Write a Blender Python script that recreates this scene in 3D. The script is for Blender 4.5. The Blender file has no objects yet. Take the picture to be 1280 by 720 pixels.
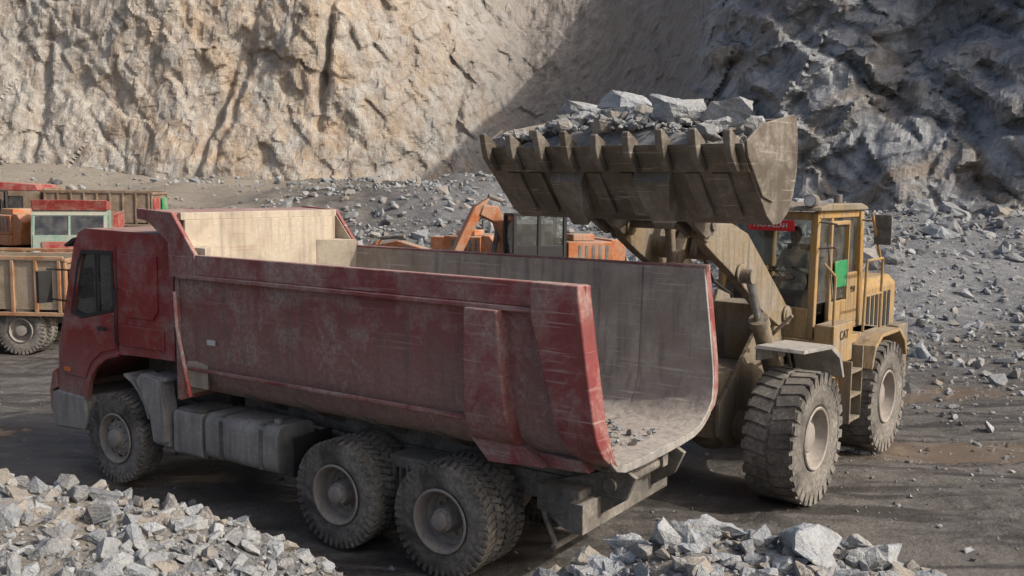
import bpy,bmesh,math,random
import numpy as np
from mathutils import Vector,Matrix
random.seed(7); np.random.seed(7)
SC=bpy.context.scene
COL=SC.collection
# ---------------------------------------------------------------- numpy noise
def hsh(ix,iy,iz,s):
    h=(ix*374761393)^(iy*668265263)^(iz*1274126177)^(s*362437+1013904223)
    h=(h^(h>>13))&0xffffffff
    h=(h*1274126177)&0x7fffffffffff
    h=h^(h>>16)
    h=(h*2246822519)&0x7fffffffffff
    h=h^(h>>15)
    return (h&0xffff)/65535.0
def vn(p,s=0):
    i=np.floor(p).astype(np.int64); f=p-i; f=f*f*(3-2*f)
    r=0
    for a in (0,1):
        for b in (0,1):
            for c in (0,1):
                w=(f[:,0] if a else 1-f[:,0])*(f[:,1] if b else 1-f[:,1])*(f[:,2] if c else 1-f[:,2])
                r=r+w*hsh(i[:,0]+a,i[:,1]+b,i[:,2]+c,s)
    return r
def fbm(p,o=4,s=0,g=.5):
    r=0;a=1;t=0
    for k in range(o):
        r=r+a*(vn(p*2**k+k*17.3,s+k)-.5);t+=a;a*=g
    return r/t*2
def facets(p,s=0,gk=1.9,qk=.65):
    """continuous faceted field: upper envelope of tilted planes, one per cell"""
    i=np.floor(p).astype(np.int64)
    val=np.full(len(p),-1e9)
    for a in (-1,0,1):
        for b in (-1,0,1):
            for c in (-1,0,1):
                X,Y,Z=i[:,0]+a,i[:,1]+b,i[:,2]+c
                fp=np.stack([X+hsh(X,Y,Z,s+1),Y+hsh(X,Y,Z,s+2),Z+hsh(X,Y,Z,s+3)],1)
                g=np.stack([hsh(X,Y,Z,s+4),hsh(X,Y,Z,s+5),hsh(X,Y,Z,s+6)],1)-.5
                d=((p-fp)**2).sum(1)
                v=(g*(p-fp)).sum(1)*gk-qk*d+(hsh(X,Y,Z,s+7)-.5)*.8
                val=np.maximum(val,v)
    return val
def blocks(q,pa,pb,s):
    """jointed rock: two joint sets, each block stands proud or recessed by its own amount"""
    u=(q[:,0]*.80+q[:,2]*.60)/pa; v=(-q[:,0]*.62+q[:,2]*.78)/pb
    iu=np.floor(u).astype(np.int64);iv=np.floor(v).astype(np.int64)
    fu=ss((u-iu-.84)/.16);fv=ss((v-iv-.84)/.16);z=np.zeros_like(iu)
    H=lambda a,b:hsh(iu+a,iv+b,z,s)-.5
    tilt=(u-iu-.5)*(hsh(iu,iv,z,s+5)-.5)*(1-fu)+(v-iv-.5)*(hsh(iu,iv,z,s+6)-.5)*(1-fv)
    return (H(0,0)*(1-fu)+H(1,0)*fu)*(1-fv)+(H(0,1)*(1-fu)+H(1,1)*fu)*fv+tilt*.5*(1-fu)*(1-fv)
def ss(t): 
    t=np.clip(t,0,1); return t*t*(3-2*t)
# ---------------------------------------------------------------- node helpers
class NT:
    def __init__(s,name):
        s.m=bpy.data.materials.new(name); s.m.use_nodes=True
        s.n=s.m.node_tree; s.b=s.n.nodes['Principled BSDF']
        s.tc=s.n.nodes.new('ShaderNodeTexCoord')
    def new(s,t,**k):
        n=s.n.nodes.new(t)
        for a,b in k.items(): setattr(n,a,b)
        return n
    def link(s,a,b): s.n.links.new(a,b)
    def setin(s,sock,v):
        if isinstance(v,bpy.types.NodeSocket): s.link(v,sock)
        elif isinstance(v,(tuple,list)) and len(v)==3 and sock.type=='RGBA': sock.default_value=(*v,1)
        else: sock.default_value=v
    def map(s,scale=(1,1,1),rot=(0,0,0),src='Object'):
        m=s.new('ShaderNodeMapping'); s.link(s.tc.outputs[src],m.inputs[0])
        m.inputs['Scale'].default_value=scale; m.inputs['Rotation'].default_value=rot
        return m.outputs[0]
    def noise(s,vec,scale,detail=6,rough=.6,dist=0):
        n=s.new('ShaderNodeTexNoise'); s.link(vec,n.inputs['Vector'])
        n.inputs['Scale'].default_value=scale;n.inputs['Detail'].default_value=min(detail,5)
        n.inputs['Roughness'].default_value=rough;n.inputs['Distortion'].default_value=dist
        return n.outputs['Fac']
    def rng(s,f,a,b,c=0,d=1):
        n=s.new('ShaderNodeMapRange'); s.link(f,n.inputs[0])
        for i,v in enumerate((a,b,c,d)): n.inputs[i+1].default_value=v
        return n.outputs[0]
    def mix(s,f,a,b,mode='MIX'):
        n=s.new('ShaderNodeMix',data_type='RGBA',blend_type=mode)
        s.setin(n.inputs[0],f);s.setin(n.inputs[6],a);s.setin(n.inputs[7],b)
        return n.outputs[2]
    def math(s,op,a,b=0.0,clamp=False):
        n=s.new('ShaderNodeMath',operation=op,use_clamp=clamp); s.setin(n.inputs[0],a);s.setin(n.inputs[1],b)
        return n.outputs[0]
    def attr(s,name):
        a=s.new('ShaderNodeAttribute',attribute_name=name)
        sp=s.new('ShaderNodeSeparateColor'); s.link(a.outputs['Color'],sp.inputs[0])
        return sp.outputs
    def bump(s,h,strength=.3,dist=.02):
        n=s.new('ShaderNodeBump'); s.link(h,n.inputs['Height'])
        n.inputs['Strength'].default_value=strength;n.inputs['Distance'].default_value=dist
        s.link(n.outputs[0],s.b.inputs['Normal']); return n
def dirty(name,col,dcol=(.30,.26,.21),dust=.5,rough=.55,metal=0,streak=.4,zlo=None,zhi=None,scr=(.45,.42,.38),scramt=.35,bump=.25,zmax=.9):
    t=NT(name); o=t.map()
    n1=t.noise(o,1.7,6,.7,.4)
    n2=t.noise(t.map((9,9,.8)),1.2,4,.6)
    n3=t.noise(t.map((.7,.7,22)),1.6,4,.65)
    n4=t.noise(o,24,3,.7)
    f=t.rng(n1,.62-dust*.35,.78-dust*.25)
    f=t.math('MULTIPLY',f,t.rng(n4,.3,.6,.5,1))
    if zlo is not None:
        sp=t.new('ShaderNodeSeparateXYZ'); t.link(t.tc.outputs['Object'],sp.inputs[0])
        z=t.math('ADD',sp.outputs[2],t.rng(n1,.2,.8,-.5,.5))
        f=t.math('MAXIMUM',f,t.rng(z,zlo,zhi,zmax,0))
    g=t.new('ShaderNodeNewGeometry'); sg=t.new('ShaderNodeSeparateXYZ'); t.link(g.outputs['Normal'],sg.inputs[0])
    up=t.math('MULTIPLY',t.rng(sg.outputs[2],.5,.95),t.rng(n1,.3,.55,.35,.9))
    f=t.math('MAXIMUM',f,up)
    base=t.mix(t.rng(n1,.3,.7),tuple(c*.75 for c in col),tuple(min(1,c*1.25) for c in col))
    base=t.mix(t.math('MULTIPLY',t.rng(n2,.5,.72),streak),base,tuple(c*.4 for c in dcol))
    base=t.mix(t.math('MULTIPLY',t.rng(n3,.6,.68),scramt),base,scr)
    dc=t.mix(t.rng(n4,.3,.7),tuple(c*.72 for c in dcol),tuple(min(1,c*1.2) for c in dcol))
    dc=t.mix(t.math('MULTIPLY',t.rng(n2,.48,.7),streak),dc,tuple(c*.5 for c in dcol))
    c=t.mix(f,base,dc)
    t.link(c,t.b.inputs['Base Color'])
    t.link(t.rng(f,0,1,rough,.9),t.b.inputs['Roughness'])
    t.b.inputs['Metallic'].default_value=metal
    t.b.inputs['Specular IOR Level'].default_value=.35
    h=t.math('ADD',n1,t.math('MULTIPLY',n4,.2))
    t.bump(h,bump,.03)
    return t.m
def plain(name,col,rough=.6,metal=0):
    t=NT(name); n=t.noise(t.map(),9,3,.6)
    t.link(t.mix(t.rng(n,.3,.7),tuple(c*.7 for c in col),tuple(min(1,c*1.15) for c in col)),t.b.inputs['Base Color'])
    t.b.inputs['Roughness'].default_value=rough;t.b.inputs['Metallic'].default_value=metal
    return t.m
def glassmat(name,dust=.2):
    t=NT(name); n=t.n.nodes; out=n['Material Output']
    tr=t.new('ShaderNodeBsdfTransparent'); tr.inputs[0].default_value=(.72,.77,.76,1)
    gl=t.new('ShaderNodeBsdfGlossy'); gl.inputs['Roughness'].default_value=.06; gl.inputs[0].default_value=(.9,.9,.9,1)
    df=t.new('ShaderNodeBsdfDiffuse'); df.inputs[0].default_value=(.35,.33,.3,1)
    fr=t.new('ShaderNodeFresnel'); fr.inputs[0].default_value=1.5
    m1=t.new('ShaderNodeMixShader'); t.link(t.math('ADD',fr.outputs[0],.05),m1.inputs[0]); t.link(tr.outputs[0],m1.inputs[1]);t.link(gl.outputs[0],m1.inputs[2])
    m2=t.new('ShaderNodeMixShader'); t.link(t.rng(t.noise(t.map(),3,5,.7),.4,.75,.04,dust+.1),m2.inputs[0])
    t.link(m1.outputs[0],m2.inputs[1]);t.link(df.outputs[0],m2.inputs[2]);t.link(m2.outputs[0],out.inputs[0])
    return t.m
# ---------------------------------------------------------------- mesh builder
def empty(name,loc=(0,0,0),rz=0,parent=None):
    e=bpy.data.objects.new(name,None); COL.objects.link(e); e.empty_display_size=.3
    e.location=loc;e.rotation_euler=(0,0,rz)
    if parent: e.parent=parent
    return e
class PB:
    def __init__(s): s.v=[];s.f=[]
    def add(s,v,f):
        o=len(s.v); s.v+= [tuple(a) for a in v]; s.f+=[tuple(i+o for i in q) for q in f]; return s
    def box(s,x0,x1,y0,y1,z0,z1):
        v=[(x,y,z) for x in (x0,x1) for y in (y0,y1) for z in (z0,z1)]
        return s.add(v,[(0,1,3,2),(4,6,7,5),(0,4,5,1),(2,3,7,6),(0,2,6,4),(1,5,7,3)])
    def rbox(s,c,sz,rot):
        R=Matrix.Rotation(rot[1],3,rot[0])
        v=[Vector(c)+R@Vector((x*sz[0]/2,y*sz[1]/2,z*sz[2]/2)) for x in (-1,1) for y in (-1,1) for z in (-1,1)]
        return s.add(v,[(0,1,3,2),(4,6,7,5),(0,4,5,1),(2,3,7,6),(0,2,6,4),(1,5,7,3)])
    def prism(s,pts,y0,y1,axis='y'):
        n=len(pts)
        if axis=='y': v=[(p[0],y0,p[1]) for p in pts]+[(p[0],y1,p[1]) for p in pts]
        elif axis=='x': v=[(y0,p[0],p[1]) for p in pts]+[(y1,p[0],p[1]) for p in pts]
        else: v=[(p[0],p[1],y0) for p in pts]+[(p[0],p[1],y1) for p in pts]
        f=[tuple(range(n)),tuple(range(2*n-1,n-1,-1))]+[(i,(i+1)%n,(i+1)%n+n,i+n) for i in range(n)]
        return s.add(v,f)
    def cyl(s,p0,p1,r0,r1=None,n=16):
        if r1 is None:r1=r0
        p0,p1=Vector(p0),Vector(p1); d=(p1-p0).normalized()
        a=d.orthogonal().normalized(); b=d.cross(a)
        v=[];
        for p,r in((p0,r0),(p1,r1)):
            for i in range(n):
                t=2*math.pi*i/n; v.append(p+(a*math.cos(t)+b*math.sin(t))*r)
        f=[tuple(range(n-1,-1,-1)),tuple(range(n,2*n))]+[(i,(i+1)%n,(i+1)%n+n,i+n) for i in range(n)]
        return s.add(v,f)
    def tube(s,pts,r,n=8):
        for a,b in zip(pts[:-1],pts[1:]): s.cyl(a,b,r,r,n)
        return s
    def lathe(s,prof,c=(0,0,0),n=48):
        v=[];m=len(prof)
        for i in range(n):
            t=2*math.pi*i/n
            for r,y in prof: v.append((c[0]+r*math.cos(t),c[1]+y,c[2]+r*math.sin(t)))
        f=[(i*m+j,i*m+j+1,((i+1)%n)*m+j+1,((i+1)%n)*m+j) for i in range(n) for j in range(m-1)]
        return s.add(v,f)
    def sphere(s,c,r,n=12,m=8):
        r=(r,r,r) if not hasattr(r,'__len__') else r
        v=[(c[0]+r[0]*math.sin(math.pi*j/m)*math.cos(2*math.pi*i/n),c[1]+r[1]*math.sin(math.pi*j/m)*math.sin(2*math.pi*i/n),c[2]+r[2]*math.cos(math.pi*j/m)) for i in range(n) for j in range(m+1)]
        k=m+1
        f=[(i*k+j,i*k+j+1,((i+1)%n)*k+j+1,((i+1)%n)*k+j) for i in range(n) for j in range(m)]
        return s.add(v,f)
    def grid(s,P,closed=False):
        r=len(P);c=len(P[0])
        v=[p for row in P for p in row]
        f=[(i*c+j,i*c+(j+1)%c,(i+1)*c+(j+1)%c,(i+1)*c+j) for i in range(r-1) for j in range(c if closed else c-1)]
        return s.add(v,f)
    def holed(s,outline,holes,y,th):
        bm=bmesh.new(); es=[]
        for loop in [outline]+holes:
            vs=[bm.verts.new((p[0],0,p[1])) for p in loop]
            for i in range(len(vs)): es.append(bm.edges.new((vs[i],vs[(i+1)%len(vs)])))
        bmesh.ops.triangle_fill(bm,use_beauty=True,use_dissolve=False,edges=es)
        bm.verts.index_update()
        V=[v.co.copy() for v in bm.verts]; F=[[v.index for v in f.verts] for f in bm.faces]
        bm.free(); n=len(V)
        v=[(a.x,y,a.z) for a in V]+[(a.x,y+th,a.z) for a in V]
        f=[tuple(q) for q in F]+[tuple(i+n for i in reversed(q)) for q in F]
        o=0
        for loop in [outline]+holes:
            k=len(loop)
            f+=[(o+i,o+(i+1)%k,o+(i+1)%k+n,o+i+n) for i in range(k)]; o+=k
        return s.add(v,f)
    def xf(s,M,start=0):
        s.v=s.v[:start]+[tuple(M@Vector(a)) for a in s.v[start:]]; return s
    def build(s,name,mat,parent=None,bevel=.008,smooth=35,loc=None):
        me=bpy.data.meshes.new(name); me.from_pydata(s.v,[],s.f)
        bm=bmesh.new();bm.from_mesh(me)
        bmesh.ops.remove_doubles(bm,verts=bm.verts,dist=1e-5)
        bmesh.ops.recalc_face_normals(bm,faces=bm.faces);bm.to_mesh(me);bm.free()
        me.materials.append(mat)
        if smooth:
            me.polygons.foreach_set('use_smooth',[True]*len(me.polygons)); me.set_sharp_from_angle(angle=math.radians(smooth))
        ob=bpy.data.objects.new(name,me);COL.objects.link(ob)
        if parent: ob.parent=parent
        if loc: ob.location=loc
        if bevel:
            b=ob.modifiers.new('bevel','BEVEL'); b.width=bevel;b.segments=2;b.limit_method='ANGLE';b.angle_limit=math.radians(40)
        return ob
def inst(ob,name,parent,loc,rz=0):
    o=bpy.data.objects.new(name,ob.data);COL.objects.link(o);o.parent=parent;o.location=loc;o.rotation_euler=(0,0,rz)
    for m in ob.modifiers:
        b=o.modifiers.new('bevel','BEVEL'); b.width=m.width;b.segments=2;b.limit_method='ANGLE';b.angle_limit=m.angle_limit
    return o
# ---------------------------------------------------------------- camera, light
CAMH=3.7471
cam=bpy.data.cameras.new('camera'); co=bpy.data.objects.new('camera',cam);COL.objects.link(co)
cam.sensor_width=36;cam.lens=1209.48/1280*36;cam.clip_end=1500;cam.clip_start=.1
co.matrix_world=Matrix.Translation((0,0,CAMH))@Matrix.Rotation(math.pi/2-.1067,4,'X')@Matrix.Rotation(.0123,4,'Z')
SC.camera=co
el=math.radians(39); hx,hy=.935,-.355; hn=math.hypot(hx,hy);hx/=hn;hy/=hn
sd=Vector((hx*math.cos(el),hy*math.cos(el),math.sin(el)))
sun=bpy.data.lights.new('sun','SUN');sun.energy=3.3;sun.angle=math.radians(1.0);sun.color=(1,.945,.87)
so=bpy.data.objects.new('sun',sun);COL.objects.link(so);so.rotation_euler=sd.to_track_quat('Z','Y').to_euler()
w=bpy.data.worlds.new('World');SC.world=w;w.use_nodes=True
sk=w.node_tree.nodes.new('ShaderNodeTexSky');sk.sky_type='NISHITA';sk.sun_disc=False;sk.sun_elevation=el;sk.sun_rotation=math.atan2(hx,hy);sk.dust_density=6;sk.air_density=.9;sk.ozone_density=.8
bg=w.node_tree.nodes['Background'];w.node_tree.links.new(sk.outputs[0],bg.inputs[0]);bg.inputs[1].default_value=.15
SC.view_settings.view_transform='Standard';SC.view_settings.look='None';SC.view_settings.exposure=0
# ---------------------------------------------------------------- terrain
HCX=np.array([-30,-6,-3.44,-2.63,-1.83,-1.29,-1.0,-.5,.1,.65,1.1,1.9,2.4,2.9,3.15,3.6,5,30])
HCZ=np.array([1.6,1.75,1.70,1.56,1.38,1.12,.95,.7,1.0,1.16,1.33,1.33,1.25,1.08,.97,.98,.9,.9])
def G(x,y):
    x=np.asarray(x,float);y=np.asarray(y,float)
    p=np.stack([x,y,np.zeros_like(x)],-1).reshape(-1,3)
    sh=x.shape
    N=lambda sc,o,s:fbm(p/sc,o,s).reshape(sh)
    g0=3.7*ss((y-24)/42)
    g1=2.0*ss((y-19)/17)*ss((x-2)/9)*(1-.6*ss((y-30)/30))
    far=ss((y-17)/12)
    z=g0+g1+N(5,4,3)*(.03+.6*far*ss((y-22)/10))+N(1.6,4,9)*(.045+.2*far)+N(.5,3,12)*(.02+.05*far)
    u=x*.554+y*.833
    r=np.sin(u*3.1+N(4,2,90)*4)*.5+.5
    z=z-.05*r**4*np.exp(-((y-15)/9)**2)
    z=z+1.2*np.exp(-(((x+30)/9)**2+((y-58)/3)**2))+.8*np.exp(-(((x+14)/5)**2+((y-52)/3)**2))+1.5*np.exp(-(((x+5)/6)**2+((y-46)/5)**2))+1.3*np.exp(-(((x-5)/5)**2+((y-42)/4)**2))+1.2*np.exp(-(((x+1)/4)**2+((y-55)/5)**2))
    hc=np.interp(x,HCX,HCZ)
    e=hc+(6.4-y)*.03+N(1.1,4,21)*.10
    e=np.where(y>6.4,hc-(y-6.4)*.72+N(1.1,4,21)*.08,e)
    return np.maximum(z,e)
def axis(lo,flo,fhi,hi,d,g=1.06):
    a=list(np.arange(flo,fhi,d)); s=d;v=fhi
    up=[]
    while v<hi: up.append(v); s=min(s*g,6);v+=s
    dn=[];s=d*g;v=flo-s
    while v>lo: dn.append(v);s=min(s*g,6);v-=s
    return np.array(dn[::-1]+a+up)
xs=axis(-260,-9,10,260,.11,1.035);ys=axis(-60,4,18,260,.11,1.02)
X,Y=np.meshgrid(xs,ys);Z=G(X,Y)
def gridmesh(name,P,nr,nc,mat,zone=None,smooth=True):
    me=bpy.data.meshes.new(name)
    idx=np.arange(nr*nc).reshape(nr,nc)
    q=np.stack([idx[:-1,:-1],idx[:-1,1:],idx[1:,1:],idx[1:,:-1]],-1).reshape(-1,4)
    me.vertices.add(len(P));me.vertices.foreach_set('co',P.astype(np.float32).ravel())
    me.loops.add(q.size);me.loops.foreach_set('vertex_index',q.astype(np.int32).ravel())
    me.polygons.add(len(q));me.polygons.foreach_set('loop_start',np.arange(0,q.size,4,dtype=np.int32))
    me.update(calc_edges=True)
    me.polygons.foreach_set('use_smooth',[smooth]*len(q))
    if zone is not None:
        a=me.color_attributes.new('zone','FLOAT_COLOR','POINT');a.data.foreach_set('color',zone.astype(np.float32).ravel())
    me.materials.append(mat)
    ob=bpy.data.objects.new(name,me);COL.objects.link(ob);return ob
t=NT('ground_gravel');o=t.map();z=t.attr('zone')
n1=t.noise(o,.35,5,.62,.5);n2=t.noise(o,3.5,5,.7);n3=t.noise(o,20,4,.75)
tr=t.noise(t.map((.3,2.6,1),(0,0,.588)),1.3,5,.6,.3)
base=t.mix(t.rng(n1,.38,.62),(.060,.054,.047),(.135,.122,.106))
base=t.mix(t.rng(n2,.42,.66,0,.8),base,(.175,.162,.145))
base=t.mix(t.math('MULTIPLY',t.rng(tr,.5,.6),.75),base,(.040,.035,.030))
rub=t.mix(t.rng(n2,.35,.65),(.15,.155,.16),(.30,.305,.305))
rub=t.mix(t.rng(n3,.45,.6),rub,(.12,.12,.122))
base=t.mix(z[1],base,rub)
base=t.mix(z[2],base,t.mix(n2,(.23,.195,.15),(.36,.32,.26)))
base=t.mix(t.rng(n3,.35,.65,0,.6),base,t.mix(.55,base,(.02,.02,.02)))
pf=t.rng(t.math('ADD',z[0],t.rng(n2,.2,.8,-.25,.25)),.4,.5)
base=t.mix(pf,base,t.mix(n1,(.13,.10,.075),(.19,.15,.115)))
t.link(base,t.b.inputs['Base Color'])
wet=t.math('MULTIPLY',t.rng(tr,.42,.6),.38)
t.link(t.math('SUBTRACT',t.math('SUBTRACT',t.rng(n2,.3,.7,.68,.92),wet),t.math('MULTIPLY',pf,.62),True),t.b.inputs['Roughness'])
t.b.inputs['Specular IOR Level'].default_value=.5
h=t.math('ADD',t.math('MULTIPLY',n2,.8),t.math('ADD',t.math('MULTIPLY',n3,.35),t.math('MULTIPLY',tr,.6)))
h=t.math('MULTIPLY',h,t.rng(pf,0,1,1,.02))
t.bump(h,1,.06)
GM=t.m
pp=np.stack([X.ravel(),Y.ravel(),np.zeros(X.size)],-1)
pn=fbm(pp/1.4,3,40)
def blob(cx,cy,rx,ry): return np.exp(-(((X.ravel()-cx)/rx)**2+((Y.ravel()-cy)/ry)**2))
pud=blob(6.3,13.6,1.9,.6)+blob(7.4,17.6,2.2,.6)+blob(-22,47,7,1.6)*1.3+blob(4.6,20.5,1.8,.6)+blob(3.2,9.4,1.0,.35)*.7+blob(-8.2,14,1.6,.8)*.7+blob(9.0,14.0,1.4,.4)+blob(-5.5,11.0,1.1,.4)*.7
pud=np.clip(pud+pn*.25*(pud>.1),0,1)
ru=np.clip(ss((Y.ravel()-19-pn*3)/8)*(ss((X.ravel()+9)/10)) ,0,1)
hp=(Y.ravel()<9)&(Z.ravel()>.12)
ru=np.where(hp,.6,ru)
sand=np.clip(ss((-6-X.ravel()+pn*6)/10)*ss((Y.ravel()-36)/12),0,1)*.85+blob(-30,58,14,4)*.3
sand=np.where(hp,np.clip(.35+pn*.8,0,.8),sand)
zone=np.stack([pud,ru,np.clip(sand,0,1),np.ones_like(pud)],-1)
gridmesh('ground',np.stack([X.ravel(),Y.ravel(),Z.ravel()],-1),len(ys),len(xs),GM,zone)
# cliff
CP=np.array([ # x,y,cot,dx,dy,warm,gravel,blue,H
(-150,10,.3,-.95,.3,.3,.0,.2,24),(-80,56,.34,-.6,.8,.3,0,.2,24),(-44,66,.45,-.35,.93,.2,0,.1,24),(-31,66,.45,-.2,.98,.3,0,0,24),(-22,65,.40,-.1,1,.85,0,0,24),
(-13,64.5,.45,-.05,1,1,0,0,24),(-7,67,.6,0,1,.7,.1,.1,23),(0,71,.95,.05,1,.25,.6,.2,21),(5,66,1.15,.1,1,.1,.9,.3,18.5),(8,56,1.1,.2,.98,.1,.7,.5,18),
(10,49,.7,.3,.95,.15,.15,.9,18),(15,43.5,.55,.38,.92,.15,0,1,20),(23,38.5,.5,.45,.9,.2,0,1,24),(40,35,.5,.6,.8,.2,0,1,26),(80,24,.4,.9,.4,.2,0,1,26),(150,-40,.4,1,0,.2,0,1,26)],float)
seg=np.concatenate([[0],np.cumsum(np.hypot(*np.diff(CP[:,:2],axis=0).T))])
sv=[0.0]
while sv[-1]<seg[-1]:
    xc=np.interp(sv[-1],seg,CP[:,0]); sv.append(sv[-1]+(.15 if -46<xc<32 else 1.6))
sv=np.array(sv)
def sm(a,k):
    ker=np.ones(k)/k; return np.convolve(np.pad(a,k//2,'edge'),ker,'valid')[:len(a)]
C=np.stack([sm(np.interp(sv,seg,CP[:,i]),35) for i in range(9)],1)
tv=np.concatenate([np.arange(-2,17.5,.15),np.arange(17.5,26.1,.7)])
nt_,ns_=len(tv),len(sv)
S,T=np.meshgrid(np.arange(ns_),tv)
S=S.astype(int)
c=C[S]
Tn=T*np.where(T>0,c[...,8]/26,1)
zb=G(C[:,0],C[:,1])[S]-.3
off=np.where(Tn>0,Tn,0)*c[...,2]
P=np.stack([c[...,0]+c[...,3]*off,c[...,1]+c[...,4]*off,zb+Tn],-1).reshape(-1,3)
gv=c[...,6].ravel();bl=np.clip(c[...,7].ravel()*1.2,0,1)
dirv=np.stack([c[...,3].ravel(),c[...,4].ravel()],1); dirv/=np.linalg.norm(dirv,axis=1)[:,None]
rot=np.array([[.88,0,.47],[0,1,0],[-.47,0,.88]])
q=(P+fbm(P/3,3,77)[:,None]*.6)@rot
wq=P+np.stack([fbm(P/2.4,4,81),fbm(P/2.4,4,82)*0,fbm(P/2.4,4,83)],1)*.8
rk=1-gv
f1=facets(q/np.array([3.6,3.6,5.2]),100)
f2=facets(q/np.array([1.4,1.4,2.1]),200)
f3=facets(q/np.array([.55,.55,.75]),300)
b1=blocks(wq,3.1,4.0,400);b2=blocks(wq+3.3,1.25,1.6,410);b3=blocks(wq@rot,.55,.7,420)
disp=fbm(P/np.array([9,9,14]),4,5)*(1.4+1.0*bl)*(.4+.6*rk)
disp+=(fbm(P/np.array([1.8,1.8,8])@rot,4,15)*(.5-.2*bl)-f1*(.7+.9*bl)+f2*(.28+.35*bl)-f3*(.16+.12*bl)+b1*(.5+1.5*bl)+b2*(.38+.75*bl)+b3*(.16+.28*bl))*rk
disp+=(fbm(P/1.0,4,55)*.25+fbm(P@rot/np.array([1.2,2,7]),4,56)*.8+b2*.25)*gv
for cx,zt,dep,wd,tl in ((-13.2,13,1.5,.35,.05),(-20.4,8,1.1,.35,.22),(-19.0,11,.7,.3,.15),(-4.2,10,1.1,.45,.1),(-33,9,.8,.4,-.1)):
    xx=P[:,0]-cx-(P[:,2]-zt)*tl-fbm(P/2.0,3,61)*.5
    disp=disp+dep*np.exp(-(xx/wd)**2)*np.exp(-((P[:,2]-zt)/5.0)**2)*rk
edge=np.clip((T.ravel()+2)/2,0,1)
disp=disp*edge
P[:,0]+=dirv[:,0]*disp;P[:,1]+=dirv[:,1]*disp;P[:,2]+=(fbm(P/1.5,3,66)*.2)*edge
top=P.reshape(nt_,ns_,3)[-1]
rows=[P.reshape(nt_,ns_,3)]
dv=dirv.reshape(nt_,ns_,2)[-1]
for d_,u_ in ((2,.5),(6,.8),(14,1),(40,1.5),(90,2)):
    r=top.copy();r[:,0]+=dv[:,0]*d_;r[:,1]+=dv[:,1]*d_;r[:,2]+=u_+fbm(r/6,3,71)*.6;rows.append(r[None])
PA=np.concatenate(rows,0)
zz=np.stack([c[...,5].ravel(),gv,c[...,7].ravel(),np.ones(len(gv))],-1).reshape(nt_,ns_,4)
zz=np.concatenate([zz]+[zz[-1:]]*5,0)
t=NT('quarry_rock');o=t.map();z=t.attr('zone')
n1=t.noise(o,.16,5,.65,1.0);n2=t.noise(o,.9,5,.75,.6);n3=t.noise(t.map((1.3,1.3,.16),(0,.35,0)),1.0,5,.7,.4);n4=t.noise(o,4.5,5,.75)
grey=t.mix(t.rng(n2,.35,.65),(.28,.265,.235),(.47,.45,.41))
grey=t.mix(t.rng(n3,.50,.64,0,.75),grey,(.20,.165,.13))
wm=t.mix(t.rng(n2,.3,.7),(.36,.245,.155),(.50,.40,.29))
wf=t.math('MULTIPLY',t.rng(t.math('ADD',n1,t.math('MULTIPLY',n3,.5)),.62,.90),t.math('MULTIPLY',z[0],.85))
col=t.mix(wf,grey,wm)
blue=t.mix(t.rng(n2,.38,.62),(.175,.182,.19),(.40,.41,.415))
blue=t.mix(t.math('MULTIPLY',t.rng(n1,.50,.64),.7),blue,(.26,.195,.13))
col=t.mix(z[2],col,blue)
grv=t.mix(t.rng(n3,.35,.65),(.20,.18,.16),(.33,.30,.265))
col=t.mix(t.rng(t.math('ADD',z[1],t.rng(n2,0,1,-.3,.3)),.35,.65),col,grv)
col=t.mix(t.rng(n4,.5,.75,0,.5),col,t.mix(.5,col,(.05,.045,.04)))
col=t.mix(t.rng(n4,.25,.42,.4,0),col,t.mix(.5,col,(.60,.58,.55)))
t.link(col,t.b.inputs['Base Color']);t.b.inputs['Roughness'].default_value=.9;t.b.inputs['Specular IOR Level'].default_value=.2
h=t.math('ADD',t.math('MULTIPLY',n2,.5),t.math('ADD',t.math('MULTIPLY',n4,.35),t.math('MULTIPLY',n3,.4)))
t.bump(h,1,.35)
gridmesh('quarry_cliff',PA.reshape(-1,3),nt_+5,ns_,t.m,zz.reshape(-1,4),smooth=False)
# ---------------------------------------------------------------- rocks
def hull(n,seed=0,fine=False):
    rs=np.random.RandomState(seed)
    pts=rs.uniform(-1,1,size=(n,3)); 
    l=np.linalg.norm(pts,axis=1)[:,None]; mx=np.abs(pts).max(1)[:,None]
    pts=pts/(l*.5+mx*.5)*(.72+.25*rs.rand(n,1))
    pts*=np.array([1,rs.uniform(.6,.95),rs.uniform(.45,.8)])
    sh=rs.uniform(-.3,.3); pts[:,0]+=pts[:,2]*sh*2
    bm=bmesh.new()
    for p in pts: bm.verts.new(p)
    bmesh.ops.convex_hull(bm,input=bm.verts)
    for v in [v for v in bm.verts if not v.link_faces]: bm.verts.remove(v)
    bmesh.ops.triangulate(bm,faces=bm.faces)
    if fine:
        for _ in range(2):
            bmesh.ops.subdivide_edges(bm,edges=bm.edges[:],cuts=1,use_grid_fill=True)
        bmesh.ops.triangulate(bm,faces=bm.faces)
    bm.verts.index_update()
    V=np.array([v.co for v in bm.verts]);F=np.array([[v.index for v in f.verts] for f in bm.faces]);bm.free()
    if fine:
        d=V/np.linalg.norm(V,axis=1)[:,None]
        V=V+ (-facets(V*1.8+seed*3.1,seed)*.20-facets(V*4+seed,seed+9)*.09)[:,None]*d
    return V,F
SM=[hull(9,i) for i in range(14)];MD=[hull(11+i%6,50+i) for i in range(24)];BG=[hull(16,90+i,True) for i in range(12)]
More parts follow.
